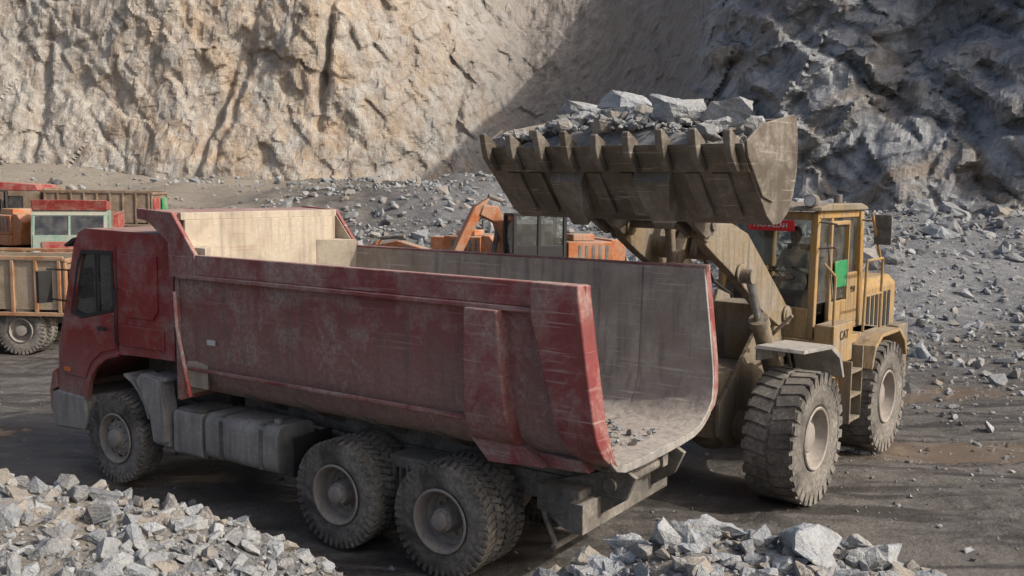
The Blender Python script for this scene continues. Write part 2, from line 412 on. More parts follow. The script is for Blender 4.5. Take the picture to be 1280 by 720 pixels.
def rocks(name,items,mat,parent=None,tilt=.55):
    Vs=[];Fs=[];Cs=[];o=0
    for it in items:
        x,y,z,s,st,val=it[:6]
        V,F=st[random.randrange(len(st))]
        tl=tilt if st is not BG else tilt*.5
        R=np.array(Matrix.Rotation(random.uniform(0,6.28),3,'Z')@Matrix.Rotation(random.gauss(0,tl),3,'X')@Matrix.Rotation(random.gauss(0,tl),3,'Y'))
        a=np.array([random.uniform(.9,1.2),random.uniform(.75,1.1),random.uniform(.75,1.1)])
        Vs.append((V*a*s)@R.T+np.array([x,y,z]));Fs.append(F+o);o+=len(V)
        Cs.append(np.tile([val,random.random(),random.random(),1],(len(V),1)))
    V=np.concatenate(Vs);F=np.concatenate(Fs);Cc=np.concatenate(Cs)
    me=bpy.data.meshes.new(name)
    me.vertices.add(len(V));me.vertices.foreach_set('co',V.astype(np.float32).ravel())
    me.loops.add(F.size);me.loops.foreach_set('vertex_index',F.astype(np.int32).ravel())
    me.polygons.add(len(F));me.polygons.foreach_set('loop_start',np.arange(0,F.size,3,dtype=np.int32))
    me.update(calc_edges=True)
    bm=bmesh.new();bm.from_mesh(me);bmesh.ops.recalc_face_normals(bm,faces=bm.faces);bm.to_mesh(me);bm.free()
    a=me.color_attributes.new('rc','FLOAT_COLOR','POINT');a.data.foreach_set('color',Cc.astype(np.float32).ravel())
    me.polygons.foreach_set('use_smooth',[False]*len(me.polygons))
    me.materials.append(mat);ob=bpy.data.objects.new(name,me);COL.objects.link(ob)
    if parent: ob.parent=parent
    return ob
t=NT('crushed_stone');o=t.map();rc=t.attr('rc')
n2=t.noise(o,6,5,.75,.5);n4=t.noise(o,38,4,.7)
c1=t.mix(rc[0],(.155,.165,.175),(.385,.405,.42))
c1=t.mix(t.rng(rc[1],.62,.95,0,.8),c1,(.31,.26,.20))
c1=t.mix(t.rng(n2,.42,.66,0,.75),c1,t.mix(rc[2],(.44,.44,.42),(.26,.235,.20)))
c1=t.mix(t.rng(n4,.48,.70,0,.65),c1,t.mix(.5,c1,(.06,.06,.06)))
t.link(c1,t.b.inputs['Base Color']);t.b.inputs['Roughness'].default_value=.85;t.b.inputs['Specular IOR Level'].default_value=.25
t.bump(t.math('ADD',n2,t.math('MULTIPLY',n4,.3)),1,.05)
RM=t.m
def scat(n,xr,yr,fs,st,sink=.2,dens=None,val=(.2,1),zmin=None):
    it=[]
    x=np.random.uniform(*xr,n);y=np.random.uniform(*yr,n);z=G(x,y)
    for i in range(n):
        if zmin is not None and z[i]<zmin: continue
        if dens is not None and random.random()>dens(x[i],y[i]): continue
        s=fs()
        it.append((x[i],y[i],z[i]+s*(.35-sink),s,st,random.uniform(*val)))
    return it
L=scat(9500,(-6.2,-.75),(4.2,8.7),lambda:min(.14,.010+random.expovariate(1/.026)),MD,.12,zmin=.12,val=(0,1))
L+=scat(100,(-5.5,-1.2),(4.6,7.2),lambda:random.uniform(.09,.17),BG,.3)
rocks('rubble_heap',L,RM)
L=scat(6000,(-.4,4.6),(4.4,8.5),lambda:min(.15,.010+random.expovariate(1/.028)),MD,.12,zmin=.13,val=(0,1))
L+=scat(110,(.3,3.2),(5.2,7.3),lambda:random.uniform(.11,.22),BG,.25,val=(.4,1))
for x,y,s in ((1.95,6.0,.38),(1.40,6.35,.27),(2.45,6.25,.24),(1.75,6.75,.22),(1.1,6.3,.2),(2.8,6.2,.2),(3.25,5.9,.26),(.85,6.5,.18),(2.2,5.6,.22),(.6,6.2,.15)):
    L.append((x,y,float(G(np.array(x),np.array(y)))+s*.2,s,BG,.95))
rocks('rubble_heap',L,RM)
L=scat(8000,(-9,14),(7.5,24),lambda:.006+random.expovariate(1/.011),SM,.1,lambda x,y:.3+.7*(x>4),val=(.1,.8))
L+=scat(1500,(3,18),(13,27),lambda:.02+random.expovariate(1/.04),MD,.1,lambda x,y:min(1,max(0,(x-4+(y-13)*.5)/8))**1.3)
rocks('scattered_stones',L,RM)
def df(x,y): return min(1,.15+max(0,(x+9)/9)) if x<0 else 1
L=scat(11000,(-14,32),(20,42),lambda:min(.42,.035+random.expovariate(1/.055)),MD,.15,df,val=(.1,1))
L+=scat(6500,(-34,16),(38,66),lambda:min(.6,.05+random.expovariate(1/.08)),MD,.15,lambda x,y:.2 if x<-12 else 1,val=(.1,.9))
L+=scat(110,(6,32),(28,44),lambda:random.uniform(.3,.8),BG,.25,val=(.3,.9))
rocks('scree_field',L,RM)
# ---------------------------------------------------------------- materials for machines
RED=dirty('red_paint_dusty',(.25,.062,.058),(.335,.26,.225),.60,.5,0,.6,1.25,2.5,scr=(.44,.30,.26),scramt=.4,bump=.4,zmax=.88)
REDR=dirty('red_rail_paint',(.26,.062,.06),(.35,.27,.235),.60,.45,0,.5,scr=(.46,.36,.33),scramt=.6,bump=.4)
REDC=dirty('red_cab_paint',(.28,.028,.03),(.31,.235,.20),.40,.33,0,.35,.75,1.7,scr=(.36,.15,.13),scramt=.15)
LIN=dirty('worn_body_liner',(.31,.265,.23),(.39,.355,.32),.5,.5,.15,.8,scr=(.52,.48,.44),scramt=.75,bump=.5)
LIN2=dirty('worn_headboard',(.46,.39,.30),(.49,.43,.34),.5,.6,0,.6,scr=(.32,.16,.11),scramt=.4)
CHS=dirty('chassis_dusty',(.12,.11,.098),(.27,.245,.21),.65,.8,0,.3)
GRY=dirty('grey_metal_dusty',(.28,.27,.255),(.38,.355,.315),.6,.55,.1,.7)
DRK=plain('black_plastic',(.025,.025,.025),.6)
RUB=dirty('tyre_rubber_dusty',(.07,.064,.058),(.25,.23,.20),.7,.85,0,.25,scramt=0,bump=.5)
RIM=dirty('rim_dusty',(.30,.27,.245),(.34,.305,.26),.6,.7,.1,.5,scramt=.1)
YEL=dirty('yellow_paint_dusty',(.44,.235,.035),(.29,.235,.165),.62,.5,0,.9,1.7,3.0,scramt=.2,zmax=.8)
TAN=dirty('yellow_paint_caked',(.25,.185,.10),(.23,.205,.17),.78,.7,0,.9,scramt=.3,bump=.8)
BUK=dirty('bucket_steel',(.155,.13,.10),(.29,.265,.23),.5,.45,.3,.8,scr=(.46,.42,.37),scramt=.7,bump=.8)
ORG=dirty('orange_paint_dusty',(.48,.15,.045),(.36,.29,.22),.55,.5,0,.4)
CHR=plain('steel_rod',(.55,.55,.55),.25,.9)
GLS=glassmat('dusty_glass'); SKIN=plain('skin',(.22,.12,.075),.6)
WHT=plain('white_marking',(.6,.58,.54),.6);BLK=plain('black_marking',(.03,.028,.025),.6)
SEAT=plain('seat_fabric',(.06,.055,.05),.8);LAMP=plain('orange_lens',(.7,.2,.03),.3);HL=plain('headlamp_glass',(.6,.6,.6),.15)
TEAL=dirty('pale_green_cab_paint',(.22,.34,.28),(.37,.33,.27),.5);SGR=dirty('green_paint',(.03,.25,.09),(.35,.32,.26),.3);SRED=dirty('sign_red',(.36,.05,.045),(.34,.27,.21),.5)
SGN=dirty('sign_board_red',(.6,.02,.02),(.35,.3,.25),.1)
BRN=dirty('brown_body_boards',(.22,.15,.10),(.33,.27,.21),.55);OBR=dirty('orange_brown_rails',(.36,.17,.08),(.38,.30,.21),.5);TNB=dirty('tan_body_sheet',(.30,.24,.17),(.36,.30,.23),.6)
BLU=plain('blue_cloth',(.06,.2,.42),.9);WCL=plain('white_cloth',(.62,.6,.56),.9);DCL=plain('dark_cloth',(.07,.065,.06),.9);HAIR=plain('hair',(.015,.012,.01),.7)
# ---------------------------------------------------------------- wheels
def tyre(name,R,w,rin,lugs,mat,parent,deep=.018,skew=.35,fill=.56):
    h=w/2;p=PB()
    k=R-deep
    p.lathe([(rin,-h*.8),(rin+.04*R/.56,-h*.96),(rin+(k-rin)*.5,-h*1.03),(k-.05*R/.56,-h*.99),(k-.015,-h*.9),(k,-h*.78),(k,h*.78),(k-.015,h*.9),(k-.05*R/.56,h*.99),(rin+(k-rin)*.5,h*1.03),(rin+.04*R/.56,h*.96),(rin,h*.8)],n=64)
    for i in range(lugs):
        for sgn in (-1,1):
            a=2*math.pi*(i+(.5 if sgn>0 else 0))/lugs
            M=Matrix.Rotation(-a,4,'Y')@Matrix.Translation((k+deep*.3,sgn*h*.5,0))@Matrix.Rotation(sgn*skew,4,'X')
            st=len(p.v); wz=2*math.pi*R/lugs*fill
            p.box(-deep*1.2,deep*.7,-h*.44,h*.44,-wz/2,wz/2);p.xf(M,st)
            st=len(p.v);M2=Matrix.Rotation(-a,4,'Y')
            p.box(k-.09*R/.56,k+deep*.55,sgn*h*.86 if sgn>0 else -h*1.03,sgn*h*1.03 if sgn>0 else -h*.86,-wz*.4,wz*.4);p.xf(M2,st)
    return p.build(name,mat,parent,0,30)
def make_truck():
    T=empty('dump_truck',(-.5498,10.2742,0),math.pi-.5868)
    sec=[(1.27,2.9),(1.262,2.5),(1.25,2.1),(1.235,1.85),(1.21,1.68),(1.15,1.52),(1.05,1.39),(.92,1.30),(.75,1.255),(.4,1.24),(0,1.24)]
    full=sec+[(-y,z) for y,z in sec[-2::-1]]
    def xr(z): return np.interp(z,[1.2,1.5,1.9,2.9],[-2.38,-2.42,-2.38,-2.24])
    def sheet(offs,nx=70,x0=3.05,amp=.012,x1=None):
        rows=[]
        S=[]
        for j,(y,z) in enumerate(full):
            a=full[max(0,j-1)];b=full[min(len(full)-1,j+1)]
            ty,tz=b[0]-a[0],b[1]-a[1];l=math.hypot(ty,tz);S.append((y,z,tz/l,-ty/l))
        for i in range(nx+1):
            row=[]
            for (y,z,ny,nz) in S:
                if (0-y)*ny+(2.4-z)*nz<0: ny,nz=-ny,-nz
                x=x0+((xr(z) if x1 is None else x1)-x0)*i/nx
                row.append([x,y+ny*offs,z+nz*offs])
            rows.append(row)
        A=np.array(rows);q=A.reshape(-1,3);n=fbm(q*np.array([1.6,1.6,1.9]),3,7)*amp+fbm(q*4,2,8)*amp*.3
        sg=np.sign(q[:,1])*np.clip(np.abs(q[:,1])*1.5,0,1)
        q[:,1]+=n*sg*(q[:,2]<2.85)
        return q.reshape(A.shape).tolist()
    p=PB();p.grid(sheet(0,amp=.022));p.build('body_shell',RED,T,0,50)
    p=PB();p.grid(sheet(.05,amp=.022));p.build('body_liner',LIN,T,0,50)
    p=PB();p.grid(sheet(.072,6,-1.05,.0,-1.55));p.build('wear_plate',LIN,T,0,50)
    p=PB()
    for s in (1,-1):
        y0,y1=sorted((s*1.236,s*1.315)); 
        p.box(-2.27,3.02,y0,y1,2.70,2.925)
        y0,y1=sorted((s*1.25,s*1.34)); p.box(-2.0,3.0,y0,y1,2.65,2.70)
        y0,y1=sorted((s*1.235,s*1.262)); p.box(-1.0,2.95,y0,y1,1.60,1.645)
    p.build('top_rails',REDR,T,.012)
    p=PB()
    def rib(s,xa,xb,zt,zb,th):
        zs=np.linspace(zt,zb,12);L_=[]
        for z in zs:
            y=np.interp(z,[a[1] for a in sec][:8][::-1],[a[0] for a in sec][:8][::-1])
            thk=th*(1 if z>1.5 else max(.35,(z-1.25)/.25))
            x0,x1=xa(z),xb(z)
            L_.append([(x0,s*(y-.02),z),(x0-.02,s*(y+thk),z),(x1+.02,s*(y+thk),z),(x1,s*(y-.02),z)])
        p.grid(L_,closed=True);n=len(p.v)
        p.f.append((n-48,n-47,n-46,n-45));p.f.append((n-4,n-3,n-2,n-1))
    for s in (1,-1):
        rib(s,lambda z:np.interp(z,[1.35,2.65],[-1.02,-1.06]),lambda z:np.interp(z,[1.35,2.65],[-1.56,-1.45]),2.66,1.34,.14)
        rib(s,lambda z:np.interp(z,[1.35,2.65],[-2.10,-1.76]),lambda z:xr(z)-.02,2.93,1.33,.14)
        p.prism([(-1.0,1.42),(-1.58,1.42),(-1.8,1.26),(-1.2,1.22)],s*.99,s*1.17)
        p.prism([(-1.58,1.36),(-2.12,1.36),(-2.2,1.26),(-1.7,1.24)],s*.95,s*1.08)
    p.build('body_ribs',REDR,T,.012)
    def lip(sel,name,mat):
        rows=[[],[],[],[]]
        for (y,z) in sel:
            l=math.hypot(y,z-2.2) ; ny,nz=-y/l,-(z-2.2)/l
            if z>1.9: ny,nz=-math.copysign(1,y),0
            x=xr(z)
            rows[0].append((x+.03,y-ny*.03,z-nz*.03));rows[1].append((x-.012,y-ny*.03,z-nz*.03));rows[2].append((x-.012,y+ny*.054,z+nz*.054));rows[3].append((x+.03,y+ny*.054,z+nz*.054))
        p=PB();p.grid(rows);p.build(name,mat,T,.004)
    lip(full[:7],'scoop_lip_near',REDR);lip(full[6:],'scoop_lip_worn',GRY)
    p=PB();p.box(3.03,3.10,-1.27,1.27,1.24,3.2)
    p.prism([(3.03,3.2),(3.06,3.37),(3.70,3.40),(3.70,3.30),(3.14,3.28),(3.10,3.1)],-1.27,1.27)
    for s in (1,-1):
        p.prism([(3.69,3.42),(3.06,3.39),(2.68,2.94),(2.68,2.66),(3.12,2.66),(3.14,3.05),(3.5,3.28),(3.69,3.30)],s*1.272,s*1.325)
    for k in range(-2,3): p.box(3.10,3.16,k*.5-.05,k*.5+.05,1.3,3.1)
    p.build('headboard',REDR,T,.01)
    p=PB();p.box(2.985,3.026,-1.20,1.20,1.3,3.3)
    for s in (1,-1):
        p.prism([(3.05,3.34),(2.69,2.92),(2.69,2.7),(3.03,2.7)],s*1.255,s*1.268)
    p.box(3.0,3.06,-1.24,1.24,3.3,3.385)
    p.build('headboard_lining',LIN2,T,.006)
    p=PB()
    for s in (1,-1): p.prism([(2.98,s*1.22),(2.98,s*.85),(2.62,s*1.22)],1.4,3.0,'z')
    p.build('corner_gussets',LIN2,T,.005)
    p=PB()
    for s in (1,-1):
        p.box(-2.0,5.3,s*.43-.05,s*.43+.05,.72,.98)
        p.box(-2.25,2.9,s*.40-.06,s*.40+.06,.985,1.23)
    for x in (-1.95,-.05,1.4,2.6,3.6,5.0): p.box(x-.06,x+.06,-.38,.38,.75,.95)
    for x in (-2.1,-1.3,-.5,.4,1.3,2.2):
        p.prism([(-1.05,1.40),(-.75,1.25),(.75,1.25),(1.05,1.40),(.98,1.31),(.5,1.10),(-.5,1.10),(-.98,1.31)],x-.05,x+.05,'x')
    p.box(-2.05,-1.9,-.9,.9,.62,.9)
    for s in (1,-1): p.prism([(-1.6,.98),(-2.25,1.2),(-2.4,1.12),(-2.3,.90),(-1.95,.66),(-1.6,.66)],s*.5,s*.56)
    p.cyl((-2.15,-.6,1.02),(-2.15,.6,1.02),.07)
    for s in (1,-1): p.prism([(-1.5,.98),(-1.5,.75),(-1.8,.60),(-1.95,.60),(-1.95,.98)],s*.56,s*.80)
    p.cyl((-1.75,-.5,.45),(-1.75,.9,.45),.03)
    for s in (.85,-.45): p.tube([(-1.6,s,.75),(-1.75,s,.45)],.025)
    for s in (1,-1):
        for k in range(8):
            Lk=.68-k*.07
            p.prism([(-Lk,.62+k*.03),(0,.60+k*.03+.02),(Lk,.62+k*.03),(Lk,.645+k*.03),(0,.645+k*.03),(-Lk,.645+k*.03)],s*.62-.045,s*.62+.045)
            p.box(4.41-.75+k*.08,4.41+.75-k*.08,s*.45-.04,s*.45+.04,.62-.022*k,.635-.022*k)
        p.prism([(-.22,.9),(.22,.9),(.12,.55),(-.12,.55)],s*.56-.02,s*.74+.02)
        p.box(-.25,.25,s*.5,s*.86,.86,.98)
        for kk in range(-2,3): p.box(kk*.09-.012,kk*.09+.012,s*.86-.02,s*.86+.03,.62,.9)
    for x in (-.675,.675,4.41): p.cyl((x,-1.0,.56),(x,1.0,.56),.075)
    for x in (-.675,.675): p.sphere((x,0,.56),(.24,.22,.24))
    p.tube([(-.675,0,.6),(.675,0,.62),(2.6,0,.72)],.05)
    p.sphere((3.4,0,.8),(.7,.3,.3));p.box(3.3,4.9,-.35,.35,.75,1.45)
    p.tube([(3.0,.62,1.05),(1.2,.60,1.0),(.9,.55,.9)],.025);p.tube([(3.0,.56,.92),(1.4,.56,.92)],.018)
    p.build('chassis',CHS,T,.006)
    p=PB();p.cyl((2.75,0,.9),(2.9,0,1.9),.09);p.cyl((2.45,-.2,1.12),(2.45,.2,1.12),.1);p.build('hoist_cylinder',CHS,T,.004)
    p=PB()
    for s in (1,-1):
        p.box(1.3,1.325,s*.62 if s>0 else -1.2,s*1.2 if s>0 else -.62,.62,1.05)
    p.build('mud_flaps',DRK,T,.003)
    def rtank(x0,x1,yc,zc,sy,sz,r):
        pts=[]
        for cx,cz,a0 in ((sy/2-r,sz/2-r,0),(-sy/2+r,sz/2-r,90),(-sy/2+r,-sz/2+r,180),(sy/2-r,-sz/2+r,270)):
            for k in range(6):
                a=math.radians(a0+k*18);pts.append((yc+cx+r*math.cos(a),zc+cz+r*math.sin(a)))
        p.prism(pts,x0,x1,'x')
    p=PB();rtank(1.60,2.78,.86,.83,.58,.54,.12);rtank(2.86,3.36,.88,.80,.52,.52,.05)
    p.cyl((1.75,.98,1.1),(1.75,.98,1.15),.05);p.build('fuel_tank',GRY,T,.01)
    p=PB()
    for x in (1.85,2.5): 
        p.box(x-.03,x+.03,.55,1.155,1.101,1.107);p.box(x-.03,x+.03,1.151,1.157,.6,1.05);p.box(x-.04,x+.04,.4,.9,.5,.57)
    p.box(2.80,2.86,.4,1.1,.54,1.0);p.box(2.83,3.39,.4,.62,.5,.6)
    p.cyl((1.35,.72,.9),(1.35,.72,.66),.12);p.cyl((1.25,.5,.8),(1.02,.5,.8),.13)
    p.box(2.9,3.3,.64,1.1,1.065,1.09)
    p.build('tank_brackets',CHS,T,.004)
    p=PB();rtank(1.7,3.0,-.86,.83,.55,.52,.2);p.build('air_tank',GRY,T,.008)
    p=PB();p.box(3.12,3.2,.6,1.05,1.3,3.0);p.cyl((3.15,.92,1.35),(3.15,.92,1.95),.16)
    for k in range(7): p.cyl((3.15,.92,1.40+k*.08),(3.15,.92,1.43+k*.08),.175)
    p.box(3.1,3.18,-1.0,-.5,1.2,2.2);p.tube([(3.12,.3,1.0),(3.13,.35,1.6),(3.17,.4,2.2)],.03)
    p.build('air_intake',DRK,T,.004)
    p=PB();p.tube([(3.02,1.335,2.5),(2.98,1.345,2.1),(2.80,1.32,1.32)],.02);p.build('marker_pole',dirty('pole_paint',(.6,.10,.07),(.6,.55,.5),.5),T,0)
    p=PB()
    for s in (1,-1):
        arc=[];inn=[]
        for k in range(5):
            a=math.radians(20+k*14); arc.append((4.41-.70*math.cos(a),.62+.80*math.sin(a)));inn.append((4.41-.66*math.cos(a),.62+.76*math.sin(a)))
        p.prism(arc+inn[::-1],s*.78,s*1.18)
        p.prism([(3.86,1.44),(3.50,1.40),(3.42,1.0),(3.42,.66),(3.64,.64),(3.70,.95),(3.95,1.35)],s*1.02,s*1.22)
        p.box(3.42,3.68,s*.7 if s>0 else -1.16,s*1.16 if s>0 else -.7,.60,.66)
        p.box(3.42,3.82,s*.75 if s>0 else -1.18,s*1.18 if s>0 else -.75,1.38,1.43)
    p.build('front_mudguards',GRY,T,.01)
    arch=[(4.97,.98),(4.93,1.18),(4.84,1.34),(4.70,1.47),(4.50,1.57),(4.28,1.62),(4.0,1.64)]
    out=[(3.22,1.66),(3.22,3.02),(3.30,3.12),(4.92,3.14),(5.06,3.08),(5.16,2.92),(5.45,1.98),(5.57,1.62),(5.60,1.0)]+arch
    win=[(5.23,2.08),(5.06,2.70),(4.98,2.84),(4.38,2.85),(4.36,2.22),(4.42,2.16),(5.0,2.04)]
    p=PB()
    for s in (1,-1):
        p.holed(out,[win],s*1.2,-s*.05)
    def strip(pts,y0,y1,th=.05):
        for a,b in zip(pts[:-1],pts[1:]):
            d=Vector((b[0]-a[0],b[1]-a[1]));n=Vector((-d.y,d.x)).normalized()*th
            p.add([(a[0],y0,a[1]),(b[0],y0,b[1]),(b[0],y1,b[1]),(a[0],y1,a[1]),(a[0]+n.x,y0,a[1]+n.y),(b[0]+n.x,y0,b[1]+n.y),(b[0]+n.x,y1,b[1]+n.y),(a[0]+n.x,y1,a[1]+n.y)],[(0,1,2,3),(7,6,5,4),(0,4,5,1),(1,5,6,2),(2,6,7,3),(3,7,4,0)])
    strip([(5.06,3.08),(4.92,3.14),(3.30,3.12),(3.22,3.02),(3.22,1.66)],-1.15,1.15)
    strip([(5.60,1.0),(5.57,1.62),(5.45,1.98),(5.42,2.08)],-1.15,1.15,.05)
    strip([(5.16,2.92),(5.06,3.08)],-1.15,1.15,.05)
    for s in (1,-1): strip([(5.42,2.08),(5.16,2.92)],s*1.15,s*1.05,.05)
    strip([(3.26,1.66),(4.3,1.62),(4.9,1.4),(5.5,1.1)],-1.15,1.15,.04)
    p.build('cab_shell',REDC,T,.02,40)
    p=PB()
    for s in (1,-1):
        y=s*1.2
        dr=[(5.40,1.98),(5.47,1.55),(5.47,1.25),(4.98,1.25),(4.86,1.46),(4.62,1.62),(4.33,1.68),(4.31,2.1),(4.4,2.12),(5.0,2.0)]
        p.prism(dr,y,y+s*.018)
        p.prism([(4.22,2.2),(4.22,2.86),(3.5,2.86),(3.5,2.2),(3.6,2.1),(4.12,2.1)],y,y+s*.018)
        p.prism([(4.2,2.0),(4.2,1.74),(3.4,1.76),(3.4,2.0)],y,y+s*.018)
        rim_=[(5.0,.98),(4.96,1.20),(4.86,1.37),(4.71,1.50),(4.50,1.60),(4.28,1.65),(4.28,1.60),(4.48,1.55),(4.67,1.45),(4.81,1.32),(4.90,1.17),(4.94,.98)]
        p.prism(rim_,y,y+s*.04)
    p.build('door_panels',REDC,T,.01,40)
    p=PB()
    for s in (1,-1):
        cx=np.mean([a[0] for a in win]);cz=np.mean([a[1] for a in win])
        o_=[(cx+(a-cx)*1.06,cz+(b-cz)*1.08) for a,b in win]
        p.holed(o_,[[(cx+(a-cx)*.97,cz+(b-cz)*.96) for a,b in win]],s*1.203,s*.012)
        p.box(4.50,4.66,min(s*1.22,s*1.245),max(s*1.22,s*1.245),1.90,1.94)
        p.box(4.285,4.30,min(s*1.2,s*1.206),max(s*1.2,s*1.206),1.66,2.95)
        p.box(4.70,4.72,min(s*1.19,s*1.208),max(s*1.19,s*1.208),2.1,2.86)
        p.tube([(4.25,s*1.22,1.75),(4.25,s*1.27,1.8),(4.25,s*1.27,2.4),(4.25,s*1.22,2.45)],.012)
        p.tube([(5.25,s*1.2,2.6),(5.42,s*1.42,2.62)],.012);p.tube([(5.36,s*1.2,2.2),(5.42,s*1.42,2.25)],.012)
        p.box(5.38,5.44,s*1.46-.09,s*1.46+.09,2.2,2.6)
    p.build('door_trim',DRK,T,.003)
    p=PB()
    for s in (1,-1): p.prism(win,s*1.17,s*1.175)
    p.add([(5.46,-1.06,2.09),(5.46,1.06,2.09),(5.20,1.06,2.91),(5.20,-1.06,2.91)],[(0,1,2,3)])
    p.build('cab_glass',GLS,T,0)
    p=PB();p.box(5.6,5.66,-.95,.95,1.45,1.62)
    for k in range(6): p.box(5.61,5.64,-.9,.9,1.08+k*.06,1.11+k*.06)
    p.prism([(5.28,2.98),(5.22,3.02),(5.35,3.0),(5.55,2.9),(5.5,2.88)],-1.1,1.1)
    for y in (-.5,.3): p.tube([(5.5,y,2.1),(5.4,y+.5,2.5)],.01)
    p.build('grille_and_visor',DRK,T,.006)
    p=PB();p.prism([(5.62,1.02),(5.74,.98),(5.76,.62),(5.66,.52),(5.05,.56),(4.98,.70),(5.02,1.0)],-1.22,1.22)
    p.build('bumper',GRY,T,.03)
    p=PB();p.prism([(5.63,1.30),(5.70,1.25),(5.78,.98),(5.76,.72),(5.74,.72),(5.74,1.0),(5.62,1.05)],-1.225,1.225);p.build('bumper_trim',REDC,T,.01)
    p=PB()
    for s in (1,-1):
        p.cyl((5.70,s*.9,.8),(5.775,s*.9,.8),.09);p.cyl((5.70,s*.66,.8),(5.775,s*.66,.8),.09)
    p.build('headlamps',HL,T,.004)
    p=PB()
    for s in (1,-1): p.box(5.765,5.785,s*1.08-.06,s*1.08+.06,.75,.86);p.box(5.3,5.42,min(s*1.21,s*1.235),max(s*1.21,s*1.235),1.30,1.35)
    p.build('indicators',LAMP,T,.003)
    p=PB()
    for s in (1,-1):
        p.box(4.0,4.5,s*.6-.25,s*.6+.25,1.75,2.0);p.rbox((3.98,s*.6,2.35),(.12,.5,.75),('Y',-.15));p.box(3.88,3.98,s*.6-.14,s*.6+.14,2.7,2.9)
    p.box(5.1,5.4,-1.1,1.1,1.7,2.08);p.box(3.3,4.0,-1.1,1.1,1.7,1.95)
    p.build('cab_interior',SEAT,T,.02)
    p=PB()
    M=Matrix.Translation((4.85,.6,2.2))@Matrix.Rotation(-.5,4,'Y')
    st=len(p.v);n=20
    for i in range(n):
        a0=2*math.pi*i/n;a1=2*math.pi*(i+1)/n
        p.cyl((.22*math.cos(a0),.22*math.sin(a0),0),(.22*math.cos(a1),.22*math.sin(a1),0),.014,n=6)
    p.cyl((0,0,0),(0,0,-.5),.03);p.cyl((-.21,0,0),(.21,0,0),.012);p.xf(M,st)
    p.build('steering_wheel',DRK,T,0)
    ty=tyre('tyre_front_left',.56,.30,.30,44,RUB,T);ty.location=(4.41,1.06,.56)
    k=0
    inst(ty,'tyre_front_right',T,(4.41,-1.06,.56))
    for i,x in enumerate((.675,-.675)):
        for y in (1.07,.74,-1.07,-.74):
            k+=1;o=inst(ty,'tyre_rear_%d'%k,T,(x,y,.56));o.rotation_euler=(0,random.random()*3,0)
    p=PB();p.lathe([(.285,.10),(.30,.135),(.318,.15),(.31,.162),(.292,.16),(.275,.12),(.262,.0),(.225,-.03),(.215,-.055),(.14,-.055),(.135,-.02),(.12,.02),(.112,.11),(.09,.125),(.085,.165),(.06,.175),(0.001,.175)],n=40)
    for i in range(10):
        a=2*math.pi*i/10;p.cyl((.168*math.cos(a),-.055,.168*math.sin(a)),(.168*math.cos(a),-.015,.168*math.sin(a)),.017,n=6)
    for i in range(8):
        a=2*math.pi*i/8;p.cyl((.098*math.cos(a),.11,.098*math.sin(a)),(.098*math.cos(a),.135,.098*math.sin(a)),.011,n=6)
    r=p.build('rim_rear_1',RIM,T,.003,40);r.location=(.675,1.07,.56)
    inst(r,'rim_rear_2',T,(-.675,1.07,.56));inst(r,'rim_rear_3',T,(.675,-1.07,.56),math.pi);inst(r,'rim_rear_4',T,(-.675,-1.07,.56),math.pi)
    p=PB();p.lathe([(.285,.10),(.30,.135),(.318,.15),(.31,.162),(.292,.16),(.275,.10),(.25,.06),(.235,.07),(.20,.10),(.15,.105),(.14,.125),(.115,.13),(.11,.18),(.08,.195),(.001,.195)],n=40)
    for i in range(10):
        a=2*math.pi*i/10;p.cyl((.168*math.cos(a),.10,.168*math.sin(a)),(.168*math.cos(a),.135,.168*math.sin(a)),.017,n=6)
    r=p.build('rim_front_1',RIM,T,.003,40);r.location=(4.41,1.06,.56);inst(r,'rim_front_2',T,(4.41,-1.06,.56),math.pi)
    p=PB()
    for i in range(10):
        a=2*math.pi*(i+.5)/10;p.cyl((.222*math.cos(a),.07,.222*math.sin(a)),(.222*math.cos(a),.089,.222*math.sin(a)),.024,n=12)
    r=p.build('rim_holes_1',BLK,T,0);r.location=(4.41,1.06,.56)
    p=PB();p.box(2.42,2.56,1.27,1.274,1.93,1.99);p.build('maker_plate',WHT,T,0)
    L=[(random.uniform(-2.2,-1.2),random.uniform(-.5,.6),1.30+random.random()*.04,random.uniform(.015,.06),SM,random.random()) for _ in range(90)]
    L+=[(random.uniform(-1.0,2.8),random.uniform(-.8,.8),1.32+random.random()*.25,random.uniform(.04,.16),MD,random.random()) for _ in range(240)]
    rocks('loaded_stones',L,RM,T)
    return T
make_truck()
